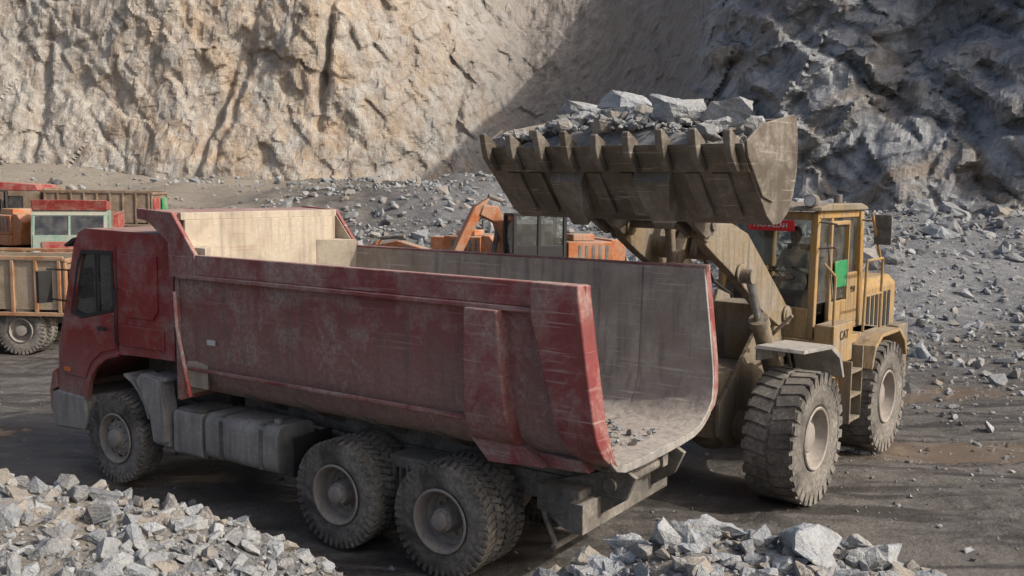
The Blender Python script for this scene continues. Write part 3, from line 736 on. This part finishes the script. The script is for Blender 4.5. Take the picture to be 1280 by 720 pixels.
# ---------------------------------------------------------------- people
def skinned(verts,edges,radii,root,levels=2):
    me=bpy.data.meshes.new('tmp');me.from_pydata(verts,edges,[])
    ob=bpy.data.objects.new('tmp',me);COL.objects.link(ob)
    sk=ob.modifiers.new('s','SKIN');sk.use_smooth_shade=True
    for i,r in enumerate(radii):
        d=me.skin_vertices[0].data[i];d.radius=(r,r);d.use_root=(i==root)
    sb=ob.modifiers.new('b','SUBSURF');sb.levels=levels;sb.render_levels=levels
    dg=bpy.context.evaluated_depsgraph_get();dg.update()
    m=bpy.data.meshes.new_from_object(ob.evaluated_get(dg));bpy.data.objects.remove(ob)
    return m
def person(name,loc,rz,pose,top,bottom,parent=None,scale=1.0):
    E=empty(name,loc,rz,parent);E.scale=(scale,)*3
    J={'pel':(0,0,0),'sp':(.0,0,.2),'ch':(.0,0,.40),'nk':(.0,0,.54),'hd':(.03,0,.64)}
    for s,n in ((1,'l'),(-1,'r')):
        J['sh'+n]=(0,s*.18,.47)
        if pose=='sit':
            J['el'+n]=(.12,s*.24,.22);J['wr'+n]=(.36,s*.18,.28)
            J['hp'+n]=(.02,s*.1,-.03);J['kn'+n]=(.44,s*.14,.02);J['an'+n]=(.50,s*.13,-.40);J['to'+n]=(.66,s*.14,-.44)
        else:
            J['el'+n]=(-.03,s*.25,.2);J['wr'+n]=(.12,s*.25,-.02)
            J['hp'+n]=(0,s*.1,-.05);J['kn'+n]=(.03,s*.11,-.45);J['an'+n]=(-.01,s*.12,-.84);J['to'+n]=(.14,s*.14,-.88)
    names=list(J);R={'pel':.14,'sp':.13,'ch':.15,'nk':.06,'hd':.055,'sh':.07,'el':.047,'wr':.03,'hp':.095,'kn':.065,'an':.045,'to':.035}
    B=[('pel','sp'),('sp','ch'),('ch','nk'),('nk','hd')]
    for n in 'lr': B+=[('ch','sh'+n),('sh'+n,'el'+n),('el'+n,'wr'+n),('pel','hp'+n),('hp'+n,'kn'+n),('kn'+n,'an'+n),('an'+n,'to'+n)]
    m=skinned([J[a] for a in names],[(names.index(a),names.index(b)) for a,b in B],[R[a] if a in R else R[a[:2]] for a in names],0)
    for x in (top,bottom,SKIN,DCL): m.materials.append(x)
    def mi(b):
        if b[0] in('nk',) : return 2
        if b[0][:2]in('hp','kn') or b==('pel','hpl') or b==('pel','hpr'): return 1
        if b[0][:2]=='an': return 3
        return 0
    for f in m.polygons:
        c=f.center;best=9;bi=0
        for b in B:
            a,d=Vector(J[b[0]]),Vector(J[b[1]]);u=max(0,min(1,(c-a).dot(d-a)/(d-a).length_squared));q=(a+(d-a)*u-c).length/(.6+R.get(b[0],R.get(b[0][:2],.1))*4)
            if q<best: best=q;bi=mi(b)
        f.material_index=bi
    ob=bpy.data.objects.new('body',m);COL.objects.link(ob);ob.parent=E
    for s,n in ((1,'l'),(-1,'r')):
        w_=Vector(J['wr'+n]);d=(w_-Vector(J['el'+n])).normalized();side=Vector((0,-s,0));up=d.cross(side)
        v=[w_-d*.01,w_+d*.05];e=[(0,1)];r=[.026,(.03)]
        for k,(off,ln) in enumerate(((-.03,.06),(-.01,.075),(.01,.07),(.03,.055))):
            b=w_+d*.085+side*off; i=len(v);v+=[b,b+d*ln*.55,b+d*ln*.9-up*.02];e+=[(1,i),(i,i+1),(i+1,i+2)];r+=[.010,.009,.008]
        i=len(v);b=w_+d*.03+side*.04;v+=[b,b+d*.03+side*.02];e+=[(0,i),(i,i+1)];r+=[.012,.009]
        hm=skinned(v,e,r,0,1);hm.materials.append(SKIN);h=bpy.data.objects.new('hand_'+n,hm);COL.objects.link(h);h.parent=E
    c=(.05,0,.74)
    p=PB();p.sphere(c,(.095,.075,.12),20,14);p.sphere((c[0]+.035,0,c[2]-.06),(.055,.055,.055),12,8)
    p.prism([(c[0]+.09,c[2]+.01),(c[0]+.118,c[2]-.025),(c[0]+.09,c[2]-.03)],-.012,.012)
    for s in (1,-1): p.sphere((c[0]-.005,s*.076,c[2]-.01),(.02,.01,.03),8,6)
    p.build('head',SKIN,E,0)
    p=PB()
    for s in (1,-1): p.sphere((c[0]+.087,s*.03,c[2]+.012),(.01,.013,.008),8,6)
    p.box(c[0]+.075,c[0]+.092,-.022,.022,c[2]-.062,c[2]-.056)
    for s in (1,-1): p.box(c[0]+.08,c[0]+.095,s*.03-.016,s*.03+.016,c[2]+.028,c[2]+.034)
    p.sphere((c[0]-.018,0,c[2]+.03),(.095,.082,.11),18,12)
    p.build('hair_and_eyes',HAIR,E,0)
    return E
# ---------------------------------------------------------------- wheel loader
def make_loader():
    ph=.668;ph2=.66
    W=empty('wheel_loader',(2.5595,12.0554,0),-(math.pi/2+ph))
    A=empty('rear_frame',(-1.55,0,0),-(ph2-ph),W)
    D=1.59;R=D/2
    prof=[(2.70,4.11),(2.36,3.70),(2.14,3.47),(1.98,3.38),(1.80,3.39),(1.62,3.50),(1.50,3.68),(1.44,3.92),(1.44,4.2),(1.50,4.45)]
    p=PB();inner=[]
    for i,(x,z) in enumerate(prof):
        a=prof[max(0,i-1)];b=prof[min(len(prof)-1,i+1)];dx,dz=b[0]-a[0],b[1]-a[1];l=math.hypot(dx,dz);nx,nz=dz/l,-dx/l
        if (2.0-x)*nx+(4.2-z)*nz<0:nx,nz=-nx,-nz
        inner.append((x+nx*.05,z+nz*.05))
    W2=1.53
    ny=36
    rows=[]
    for k in range(ny+1):
        y=-W2+2*W2*k/ny
        sag=.02*math.sin(k*.9)
        rows.append([(x+sag*(i==0),y,z) for i,(x,z) in enumerate(prof+inner[::-1])])
    p.grid(rows,closed=True)
    side=prof+[(1.56,4.48),(2.30,4.35),(2.70,4.15)]
    for s in (1,-1):
        p.prism(side,s*(W2),s*(W2+.035))
        p.prism([(2.70,4.17),(2.66,4.03),(2.30,3.66),(2.05,3.60),(2.28,3.95),(2.34,4.37)],s*(W2+.035),s*(W2+.06))
    d=Vector((2.70-2.36,0,4.11-3.70)).normalized();n_=Vector((d.z,0,-d.x))
    L0=Vector((2.70,0,4.11))
    def q(a,b): v=L0+d*a+n_*b; return (v.x,v.z)
    p.prism([q(.05,0),q(-.26,.04),q(-.28,.0),q(0.0,-.06)],-W2-.03,W2+.03)
    for y in (-1.25,-.95,-.2,.2,.95,1.25):
        p.prism([q(-.28,.035),q(-.85,.035),q(-.85,0),q(-.28,0)],y-.08,y+.08)
    p.build('bucket',BUK,W,.006,30)
    p=PB()
    for yc in (-.52,.52):
        pts=[q(-.26,.02),q(-.33,.12),q(-.62,.19),q(-.88,.18)]
        w=[.22,.20,.14,.10]
        P_=[]
        for (x,z),ww in zip(pts,w): P_.append([(x,yc-ww,z),(x,yc+ww,z)])
        p.grid(P_)
        for a in (0,1):
            P2=[[ (x,yc+(ww if a else -ww),z),(x-n_.x*.18,yc+(ww if a else -ww)*1.0,z-n_.z*.18)] for (x,z),ww in zip(pts,w)]
            p.grid(P2)
    for yc in (-.62,-.42,.42,.62):
        p.prism([(1.95,3.38),(1.60,3.2),(1.42,3.22),(1.36,3.38),(1.40,3.9),(1.48,3.9)],yc-.03,yc+.03)
    for yc in (-.09,.09): p.prism([(1.5,3.7),(1.3,3.75),(1.22,3.95),(1.3,4.05),(1.46,4.15)],yc-.03,yc+.03)
    p.cyl((1.45,-.68,3.33),(1.45,.68,3.33),.06)
    p.build('bucket_brackets',BUK,W,.006)
    p=PB()
    for i in range(9):
        y=-1.46+i*2.92/8+random.uniform(-.015,.015)
        up=random.uniform(.18,.27)
        p.prism([q(-.24,.045),q(-.20,.11),q(.0,.13),q(.10,.09),q(up,.02),q(up,-.01),q(.05,-.08),q(-.12,-.11),q(-.14,-.06),q(.0,-.02),q(.03,.0),q(0,.03)],y-.038,y+.038)
    p.build('bucket_teeth',BUK,W,.008)
    def hz(u,y): return 4.15+.36*max(0,1-((y+.05)/1.55)**2)*max(0,1-((u-1.95)/.9)**2)
    p=PB();rows=[]
    for i in range(9):
        u=1.5+i*1.12/8; rows.append([(u,-1.5+3*j/30,min(hz(u,-1.5+3*j/30)-.08+random.uniform(-.03,.03),4.5 if u<1.6 else 9)-(.1 if u>2.5 else 0)) for j in range(31)])
    p.grid(rows);p.build('bucket_load_fines',plain('stone_fines',(.2,.2,.2),.95),W,0)
    L=[]
    for _ in range(620):
        u=random.uniform(1.55,2.6);y=random.uniform(-1.46,1.46);s=.02+random.expovariate(1/.04);s=min(s,.15)
        L.append((u,y,hz(u,y)+s*.15,s,MD,random.uniform(.1,.9)))
    for u,y,z,s in ((1.85,-.80,.14,.30),(2.0,-.2,.12,.36),(1.9,.35,.06,.30),(2.15,.60,.06,.34),(2.0,1.0,.08,.40),(2.25,1.0,.0,.26),(2.2,-.6,.02,.22),(2.3,.1,.02,.2),(1.75,-.4,.10,.22),(2.3,-1.05,.02,.15),(1.7,1.15,.1,.22)):
        L.append((u,y,hz(u,y)+z,s,BG,1.0))
    rocks('bucket_load',L,RM,W,.35)
    p=PB()
    up_=[(-1.0,2.15),(-.75,2.35),(-.2,2.78),(.35,3.20),(.8,3.34),(1.25,3.34),(1.55,3.38),(1.56,3.22),(1.45,3.12),(1.15,2.96),(.75,2.76),(.3,2.50),(-.2,2.20),(-.7,1.98),(-1.0,1.98)]
    for s in (1,-1): p.prism(up_,s*.50-.06,s*.50+.06)
    p.cyl((.75,-.48,3.02),(.75,.48,3.02),.13);p.cyl((-.85,-.62,2.12),(-.85,.62,2.12),.09)
    p.cyl((1.45,-.6,3.28),(1.45,-.36,3.28),.1);p.cyl((1.45,.36,3.28),(1.45,.6,3.28),.1)
    for s in (.16,-.16): p.prism([(.45,2.9),(.6,3.35),(.85,3.4),(1.0,2.95)],s-.03,s+.03)
    for s in (1,-1):
        for u_,z_ in ((-.85,2.12),(.55,2.74),(1.45,3.26)): p.cyl((u_,s*.57,z_),(u_,s*.60,z_),.12)
    p.build('boom',TAN,W,.01)
    p=PB();p.prism([(.45,3.75),(.6,3.78),(.85,3.25),(1.2,2.85),(1.12,2.78),(.7,3.1)],-.07,.07)
    p.tube([(1.16,0,2.85),(1.32,0,3.8)],.06);p.build('bellcrank',TAN,W,.01)
    p=PB();p.cyl((-.75,0,2.75),(-.1,0,3.2),.09);
    for s in (1,-1):
        p.cyl((-.35,s*.68,1.35),(.22,s*.68,2.16),.11);p.cyl((.18,s*.68,2.10),(.24,s*.68,2.19),.125)
        p.cyl((.55,s*.6,2.72),(.55,s*.74,2.72),.09)
    p.build('hydraulic_cylinders',TAN,W,.005)
    p=PB();p.cyl((-.1,0,3.2),(.5,0,3.72),.045)
    for s in (1,-1): p.cyl((.2,s*.68,2.12),(.55,s*.68,2.72),.05)
    p.build('cylinder_rods',CHR,W,0)
    p=PB()
    for s in (1,-1):
        p.tube([(-.7,s*.4,2.5),(-.2,s*.36,3.0),(.4,s*.36,3.36),(.8,s*.3,3.45)],.022)
        p.tube([(-1.4,s*.3,1.9),(-1.1,s*.33,2.3),(-.7,s*.4,2.5)],.022)
        p.tube([(-1.3,s*.5,1.3),(-.9,s*.58,1.7),(-.3,s*.6,1.65),(-.1,s*.62,1.9)],.018)
    p.build('hoses',DRK,W,0)
    p=PB()
    for s in (1,-1): p.prism([(-1.3,.75),(-1.35,1.4),(-1.05,2.3),(-.7,2.4),(-.5,2.0),(.1,1.5),(.55,1.15),(.55,.75),(.2,.55),(-.8,.5)],s*.34-.03,s*.34+.03)
    p.box(-1.25,.5,-.31,.31,.7,1.5);p.box(-1.1,-.6,-.31,.31,1.5,2.25)
    p.cyl((0,-1.05,R),(0,1.05,R),.2);p.sphere((0,0,R),(.36,.34,.36))
    p.cyl((0,.55,R),(0,.95,R),.3);p.cyl((0,-.95,R),(0,-.55,R),.3)
    p.box(-1.7,-1.2,-.2,.2,.8,1.0);p.box(-1.7,-1.2,-.2,.2,1.4,1.6);p.cyl((-1.55,0,.7),(-1.55,0,1.75),.12)
    for s in (1,-1): p.tube([(-.3,s*.6,1.9),(-.25,s*.9,2.2)],.025)
    p.build('front_frame',TAN,W,.01)
    p=PB()
    for s in (1,-1):
        y0,y1=s*.74,s*1.34
        p.prism([(-.92,1.40),(-.78,1.70),(-.45,1.86),(.42,1.90),(.45,1.86),(-.42,1.81),(-.72,1.66),(-.87,1.39)],y0,y1)
        p.prism([(-.45,1.85),(.42,1.89),(.42,1.72),(-.4,1.66)],y0,y0+s*.03)
    p.build('front_fenders',GRY,W,.006)
    ty=tyre('tyre_front_left',R,.60,.36,30,RUB,W,.015,.2,.72);ty.location=(0,1.08,R)
    inst(ty,'tyre_front_right',W,(0,-1.08,R))
    inst(ty,'tyre_rear_left',A,(-1.42,.98,R));inst(ty,'tyre_rear_right',A,(-1.42,-.98,R))
    p=PB();p.lathe([(.34,.22),(.37,.26),(.385,.285),(.37,.30),(.345,.29),(.33,.2),(.30,.14),(.22,.12),(.20,.16),(.17,.20),(.12,.21),(.001,.21)],n=40)
    for i in range(14):
        a=2*math.pi*i/14;p.cyl((.255*math.cos(a),.12,.255*math.sin(a)),(.255*math.cos(a),.155,.255*math.sin(a)),.018,n=6)
    r=p.build('rim_front_left',RIM,W,.004,40);r.location=(0,1.08,R)
    inst(r,'rim_front_right',W,(0,-1.08,R),math.pi);inst(r,'rim_rear_left',A,(-1.42,.98,R));inst(r,'rim_rear_right',A,(-1.42,-.98,R),math.pi)
    p=PB();p.box(-3.2,.1,-.42,.42,.65,1.35);p.cyl((-1.42,-1.0,R),(-1.42,1.0,R),.2);p.sphere((-1.42,0,R),(.34,.34,.34))
    p.box(-3.6,-3.1,-.9,.9,.75,1.6)
    p.build('rear_chassis',TAN,A,.02)
    p=PB()
    p.prism([(-.70,1.45),(-.70,2.25),(-.58,2.38),(.58,2.38),(.70,2.25),(.70,1.45)],-3.5,-1.78,'x')
    p.build('engine_hood',YEL,A,.03)
    p=PB()
    for k in range(8): p.box(-3.53,-3.51,-.6,.6,1.5+k*.1,1.55+k*.1)
    for k in range(6): p.box(-3.2+k*.2,-3.08+k*.2,.70,.712,1.6,2.15)
    p.cyl((-2.4,.2,2.38),(-2.4,.2,3.0),.06);p.cyl((-2.9,-.2,2.38),(-2.9,-.2,2.65),.12)
    p.build('radiator_grille',DRK,A,.004)
    p=PB();p.box(-1.75,.15,-.98,.98,1.62,1.74)
    for s in (1,-1):
        y0,y1=sorted((s*.75,s*1.02));p.box(-.55,.18,y0,y1,1.42,1.95)
        y0,y1=s*.72,s*1.28
        p.prism([(-.62,1.3),(-.76,1.6),(-1.04,1.74),(-1.85,1.74),(-2.15,1.55),(-2.25,1.3),(-2.2,1.3),(-2.1,1.52),(-1.83,1.69),(-1.06,1.69),(-.80,1.57),(-.67,1.29)],y0,y1)
        p.prism([(-.5,1.45),(-.5,.85),(-.1,.85),(.1,1.0),(.15,1.45)],s*.5,s*.95)
    p.build('side_panels',dirty('side_panel_paint',(.38,.225,.065),(.29,.245,.185),.68,.6,0,.9),A,.012)
    p=PB()
    for s in (1,-1):
        for zz_ in (.62,.95,1.28): p.box(-.62,-.2,min(s*.95,s*1.15),max(s*.95,s*1.15),zz_,zz_+.035)
        p.box(-.64,-.61,min(s*.98,s*1.15),max(s*.98,s*1.15),.6,1.62);p.box(-.21,-.18,min(s*.98,s*1.15),max(s*.98,s*1.15),.6,1.45)
    p.build('steps',TAN,A,.005)
    p=PB()
    for s in (1,-1):
        p.tube([(-1.7,s*1.02,1.74),(-1.7,s*1.02,2.75),(-1.0,s*1.02,2.75),(-.95,s*1.02,1.75)],.02)
        p.tube([(-1.7,s*1.02,2.25),(-.97,s*1.02,2.25)],.016)
        p.tube([(.12,s*.98,1.95),(.12,s*.98,2.6),(.05,s*.8,2.75)],.02)
        p.tube([(-1.65,s*1.0,2.75),(-1.5,s*.9,3.4)],.02)
    p.build('handrails',YEL,A,0)
    p=PB();z0,z1=1.74,3.42
    def post(x,y,xt,yt,w=.05): p.add([(x-w,y-w,z0),(x+w,y-w,z0),(x+w,y+w,z0),(x-w,y+w,z0),(xt-w,yt-w,z1),(xt+w,yt-w,z1),(xt+w,yt+w,z1),(xt-w,yt+w,z1)],[(3,2,1,0),(4,5,6,7),(0,1,5,4),(1,2,6,5),(2,3,7,6),(3,0,4,7)])
    for s in (1,-1):
        post(.08,s*.66,-.02,s*.64);post(-.50,s*.68,-.50,s*.66,.035);post(-1.66,s*.68,-1.62,s*.66,.07)
        p.box(-1.6,.08,s*.68-.03,s*.68+.03,1.74,2.28 if s<0 else 1.82)
        p.box(-1.6,.0,s*.66-.04,s*.66+.04,3.34,3.44)
        p.box(-1.62,-1.15,s*.68-.028,s*.68+.028,1.82,2.55)
    p.box(.04,.12,-.62,.62,1.74,2.15);p.box(-1.70,-1.62,-.62,.62,1.74,2.4)
    p.box(-.06,.02,-.62,.62,3.32,3.43)
    for a in ((-.46,-.42),(-1.14,-1.10)): p.box(a[0],a[1],.66,.72,1.82,3.3)
    p.box(-1.1,-.46,.66,.72,1.82,2.18);p.box(-1.1,-.46,.66,.72,3.24,3.3)
    p.build('cab_frame',YEL,A,.012)
    p=PB();p.prism([(.12,3.44),(.08,3.50),(-.2,3.54),(-1.5,3.54),(-1.76,3.49),(-1.78,3.44)],-.76,.76)
    p.build('cab_roof',TAN,A,.02)
    p=PB()
    for s in (1,-1):
        p.box(-1.56,.02,s*.675-.003,s*.675+.003,2.2,3.34)
    p.add([(.075,-.6,2.15),(.075,.6,2.15),(-.01,.6,3.32),(-.01,-.6,3.32)],[(0,1,2,3)])
    p.add([(-1.66,-.6,2.4),(-1.66,.6,2.4),(-1.64,.6,3.32),(-1.64,-.6,3.32)],[(0,1,2,3)])
    p.build('cab_glass',GLS,A,0)
    p=PB();p.box(-1.25,-.75,-.26,.26,1.95,2.2);p.rbox((-1.28,0,2.55),(.12,.5,.75),('Y',-.12));p.box(-.25,.0,-.5,.5,1.75,2.35);p.box(-1.2,-.6,.3,.42,1.8,2.35)
    p.cyl((-.25,0,2.0),(-.42,0,2.5),.03);p.box(-1.6,-1.0,-.6,.6,1.75,2.1)
    M=Matrix.Translation((-.43,0,2.52))@Matrix.Rotation(-.4,4,'Y');st=len(p.v);n=20
    for i in range(n):
        a0=2*math.pi*i/n;a1=2*math.pi*(i+1)/n
        p.cyl((.2*math.cos(a0),.2*math.sin(a0),0),(.2*math.cos(a1),.2*math.sin(a1),0),.015,n=6)
    p.cyl((-.2,0,0),(.2,0,0),.012,n=6);p.xf(M,st)
    p.build('cab_interior',SEAT,A,.008)
    p=PB()
    for s in (1,-1):
        p.tube([(0,s*.7,3.3),(.12,s*.98,3.28)],.014);p.tube([(0,s*.7,2.95),(.12,s*.98,2.98)],.014)
    p.box(-1.60,-1.56,.92,1.16,2.95,3.38);p.tube([(-1.6,.7,3.3),(-1.58,1.0,3.28)],.014)
    p.box(.10,.14,-1.10,-.86,2.95,3.38)
    for y in (-.55,.60): p.cyl((.0,y,3.58),(.14,y,3.58),.085)
    p.cyl((-1.2,.5,3.54),(-1.2,.5,3.66),.06)
    p.rbox((-.2,.8,2.62),(.02,.02,.8),('Y',.3))
    p.build('mirrors_and_lamp_housings',CHS,A,.006)
    p=PB()
    for y in (-.55,.60): p.cyl((.14,y,3.58),(.145,y,3.58),.072)
    p.build('work_lamps',HL,A,0)
    p=PB();p.rbox((.075,.05,3.24),(.02,.66,.15),('Y',-.07));p.build('name_board',SGN,A,.004)
    p=PB();p.box(-1.02,-.55,.725,.74,2.38,2.75);p.build('door_guard',SGR,A,.004)
    def text(s_,name,size,loc,rot,mat,par,ext=.003):
        cu=bpy.data.curves.new(name,'FONT');cu.body=s_;cu.size=size;cu.extrude=ext;cu.align_x='CENTER';cu.align_y='CENTER'
        cu.materials.append(mat);o=bpy.data.objects.new(name,cu);COL.objects.link(o);o.parent=par;o.location=loc;o.rotation_euler=rot
    text('CAT','side_lettering',.17,(-.19,1.026,1.80),(math.pi/2,0,math.pi),BLK,A)
    text('MASHALLAH','board_lettering',.085,(.10,.05,3.24),(math.pi/2-.07,0,math.pi/2),WHT,A)
    text('950','side_number',.13,(-1.38,.712,2.3),(math.pi/2,0,math.pi),BLK,A)
    person('driver',(-1.0,0,2.32),0,'sit',WCL,WCL,A)
    return W
make_loader()
# ---------------------------------------------------------------- background vehicles
def gz(x,y): return float(G(np.array(x),np.array(y)))
def excavator(loc,rz,b,cab=True):
    E=empty('excavator',loc,rz)
    p=PB()
    for s in (1,-1):
        pts=[]
        for cx,a0 in ((1.5,-90),(-1.5,90)):
            for k in range(9):
                a=math.radians(a0+k*22.5);pts.append((cx+.42*math.cos(a),.44+.42*math.sin(a)))
        p.prism(pts,s*1.0-.28,s*1.0+.28)
        for k in range(14): p.box(-1.6+k*.235,-1.5+k*.235,s*1.0-.3,s*1.0+.3,.86,.90)
    p.box(-1,1,-.8,.8,.4,.8);p.cyl((0,0,.8),(0,0,1.0),.6)
    p.build('tracks',CHS,E,.02)
    p=PB();p.box(-2.3,.9,-1.25,1.25,1.0,1.35);p.box(-2.3,-.9,-1.25,1.25,1.352,2.0);p.prism([(-2.75,1.05),(-2.3,1.0),(-2.3,2.05),(-2.6,2.05),(-2.8,1.8)],-1.2,1.2)
    p.box(-.9,.6,-1.25,-.45,1.352,1.85)
    p.box(-1.9,-1.2,.2,.9,2.0,2.2)
    p.prism([b[0],b[1],b[2],(b[2][0]+.12,b[2][1]-.3),(b[1][0]+.05,b[1][1]-.5),(b[0][0]+.4,b[0][1]-.1)],-.22,.22)
    p.prism([(b[2][0]-.2,b[2][1]+.2),(b[2][0]+.25,b[2][1]-.05),(b[3][0]+.15,b[3][1]),(b[3][0]-.15,b[3][1])],-.17,.17)
    p.build('upper_body_and_boom',ORG,E,.03)
    p=PB();p.cyl((1.0,.0,1.5),(b[1][0]-.1,0,b[1][1]-.5),.08);p.cyl((b[1][0]-.2,0,b[1][1]+.15),(b[2][0]-.2,0,b[2][1]+.25),.07)
    p.prism([(b[3][0]-.2,b[3][1]),(b[3][0]+.35,b[3][1]+.05),(b[3][0]+.5,b[3][1]-.5),(b[3][0]-.1,b[3][1]-.7),(b[3][0]-.55,b[3][1]-.4)],-.5,.5)
    for k in range(5): p.box(-2.2+k*.22,-2.1+k*.22,1.252,1.26,1.45,1.9)
    p.cyl((-1.5,-.5,2.0),(-1.5,-.5,2.5),.05)
    p.build('bucket_and_cylinders',CHS,E,.01)
    if cab:
        p=PB()
        for x,y in ((-.8,.45),(-.8,1.2),(.75,.45),(.75,1.2),(0,1.2)): p.box(x-.05,x+.05,y-.05,y+.05,1.352,2.75)
        p.box(-.85,.8,.4,1.25,2.75,2.82);p.box(-.85,.8,1.17,1.23,1.352,1.9);p.box(-.85,-.78,.45,1.2,1.352,2.1)
        p.build('cab_frame',DRK,E,.01)
        p=PB();p.box(-.76,.72,1.19,1.2,1.9,2.75);p.box(.74,.75,.48,1.18,1.5,2.75);p.build('cab_glass',GLS,E,0)
        p=PB();p.box(-.4,.0,.6,1.05,1.5,1.7);p.box(-.5,-.4,.6,1.05,1.6,2.3);p.box(-.7,.6,.5,.56,1.4,2.5);p.build('seat',SEAT,E,.02)
    return E
x,y=.35,29
excavator((x,y,gz(x,y)+.15),math.pi+.35,[(.2,1.5),(.9,3.0),(1.35,3.05),(2.3,1.3)])
x,y=-2.6,34
excavator((x,y,gz(x,y)-.35),2.7,[(.3,1.4),(1.6,1.7),(2.6,1.5),(3.0,.9)],False)
x,y=-17.8,34
excavator((x,y,gz(x,y)),2.6,[(.3,1.5),(2.1,3.6),(3.7,2.8),(4.2,1.2)])
person('worker',(-15.6,33.0,gz(-15.6,33)+.92),-1.2,'stand',DCL,DCL)
def cargo(loc,rz,bodym,cabm,L=4.2,H=1.0,z0=1.0,cab=True,crown=None,sheet=None):
    C_=empty('cargo_truck',loc,rz)
    p=PB()
    for s in (1,-1):
        p.box(-L+.05,0,s*1.12-.03,s*1.12+.03,z0,z0+H)
    p.box(-L,-L+.06,-1.15,1.15,z0,z0+H*.95);p.box(-.06,0,-1.15,1.15,z0,z0+H*1.15);p.box(-L+.05,-.05,-1.1,1.1,z0,z0+.06)
    p.build('cargo_body',sheet or bodym,C_,.01)
    p=PB()
    n=int(L/.5)
    for s in (1,-1):
        for k in range(n+1): p.box(-L+.06+k*(L-.16)/n,-L+.13+k*(L-.16)/n,s*1.18-.03,s*1.18+.03,z0-.05,z0+H+.02)
        p.box(-L,0,s*1.18-.035,s*1.18+.035,z0+H+.02,z0+H+.09);p.box(-L,0,s*1.18-.032,s*1.18+.032,z0-.13,z0-.05)
    p.box(-L-.05,-L,-1.2,1.2,z0+H*.95,z0+H*.95+.1);p.box(-L-.05,-L,-1.2,-1.1,z0-.1,z0+H);p.box(-L-.05,-L,1.1,1.2,z0-.1,z0+H)
    p.build('body_ribs',bodym,C_,.008)
    p=PB();p.box(-L-.07,-L-.052,-1.05,-.2,z0+.15,z0+H*.85);p.build('tail_panel',SGR,C_,.004)
    p=PB();p.box(-L-.07,-L-.052,.2,1.05,z0+.15,z0+H*.85);p.build('tail_panel_red',SRED,C_,.004)
    p=PB();p.box(-L+.2,2.0,-.45,-.35,.6,.85);p.box(-L+.2,2.0,.35,.45,.6,.85)
    for xx in (-L+1.0,-L+2.15,1.2): p.cyl((xx,-.9,.52),(xx,.9,.52),.07)
    p.box(-1.6,-.6,.5,1.05,.45,.85)
    p.build('chassis',CHS,C_,.01)
    ty=tyre('tyre_1',.52,.28,.27,36,RUB,C_);ty.location=(1.2,1.0,.52)
    k=1;p=PB()
    for xx in (-L+1.0,-L+2.15,1.2):
        for s in (1,-1):
            if not(xx==1.2 and s==1): k+=1;inst(ty,'tyre_%d'%k,C_,(xx,s*1.0,.52))
            if xx!=1.2: k+=1;inst(ty,'tyre_%d'%k,C_,(xx,s*.7,.52))
            p.lathe([(.27,s*.12),(.25,s*.14),(.22,s*.02),(.12,s*.0),(.11,s*.12),(.001,s*.13)],(xx,s*1.0,.52),n=24)
    p.build('rims',RIM,C_,0)
    if cab:
        prof=[(.15,.95),(.15,2.25),(.25,2.35),(1.55,2.35),(1.75,2.25),(1.95,1.65),(2.0,.6),(1.75,.6),(1.6,1.0),(1.2,1.15),(.8,1.0)]
        p=PB()
        for s in (1,-1): p.holed(prof,[[(.8,1.6),(.8,2.15),(1.5,2.15),(1.72,1.6)]],s*1.1,-s*.05)
        p.box(.15,.2,-1.05,1.05,.95,2.3);p.box(.25,1.6,-1.05,1.05,2.3,2.355)
        p.prism([(1.93,1.6),(1.98,1.6),(2.03,.6),(1.97,.6)],-1.05,1.05);p.prism([(1.55,2.35),(1.6,2.3),(1.78,2.18),(1.8,2.22)],-1.05,1.05)
        for y in (-1.03,0,1.03): p.prism([(1.93,1.6),(1.98,1.6),(1.80,2.2),(1.74,2.2)],y-.03,y+.03)
        p.build('cab_shell',cabm,C_,.01)
        p=PB();p.prism([(.2,2.36),(.3,2.6),(1.8,2.7),(1.65,2.36)],-1.1,1.1);p.box(2.0,2.04,-.8,.8,.95,1.4)
        p.build('crown_board_and_grille',crown or SRED,C_,.02)
        p=PB();p.box(1.98,2.1,-1.12,1.12,.5,.8);p.build('bumper',CHS,C_,.02)
        p=PB();p.box(.8,.82,-1.0,1.0,.9,1.7);p.box(.4,.8,-1,1,1.2,1.5);p.build('cab_interior',SEAT,C_,.01)
        p=PB();p.add([(1.95,-1.0,1.6),(1.95,1.0,1.6),(1.77,1.0,2.2),(1.77,-1.0,2.2)],[(0,1,2,3)]);p.box(.8,1.7,1.06,1.065,1.6,2.15);p.box(.8,1.7,-1.065,-1.06,1.6,2.15);p.build('cab_glass',GLS,C_,0)
        p=PB();
        for y in (-.95,.95): p.cyl((2.0,y,1.0),(2.06,y,1.0),.12)
        p.build('headlamps',HL,C_,0)
    return C_
cargo((-13.6,21.6,gz(-13.6,21.6)),math.radians(178),OBR,OBR,4.2,1.05,.98,sheet=TNB)
cargo((-14.6,32.4,gz(-14.6,32.4)),math.radians(-72),SRED,TEAL,4.2,1.0,1.1,sheet=BRN)
cargo((-18.9,40.0,gz(-18.9,40)-.2),math.radians(185),BRN,BRN,4.2,1.2,1.1)
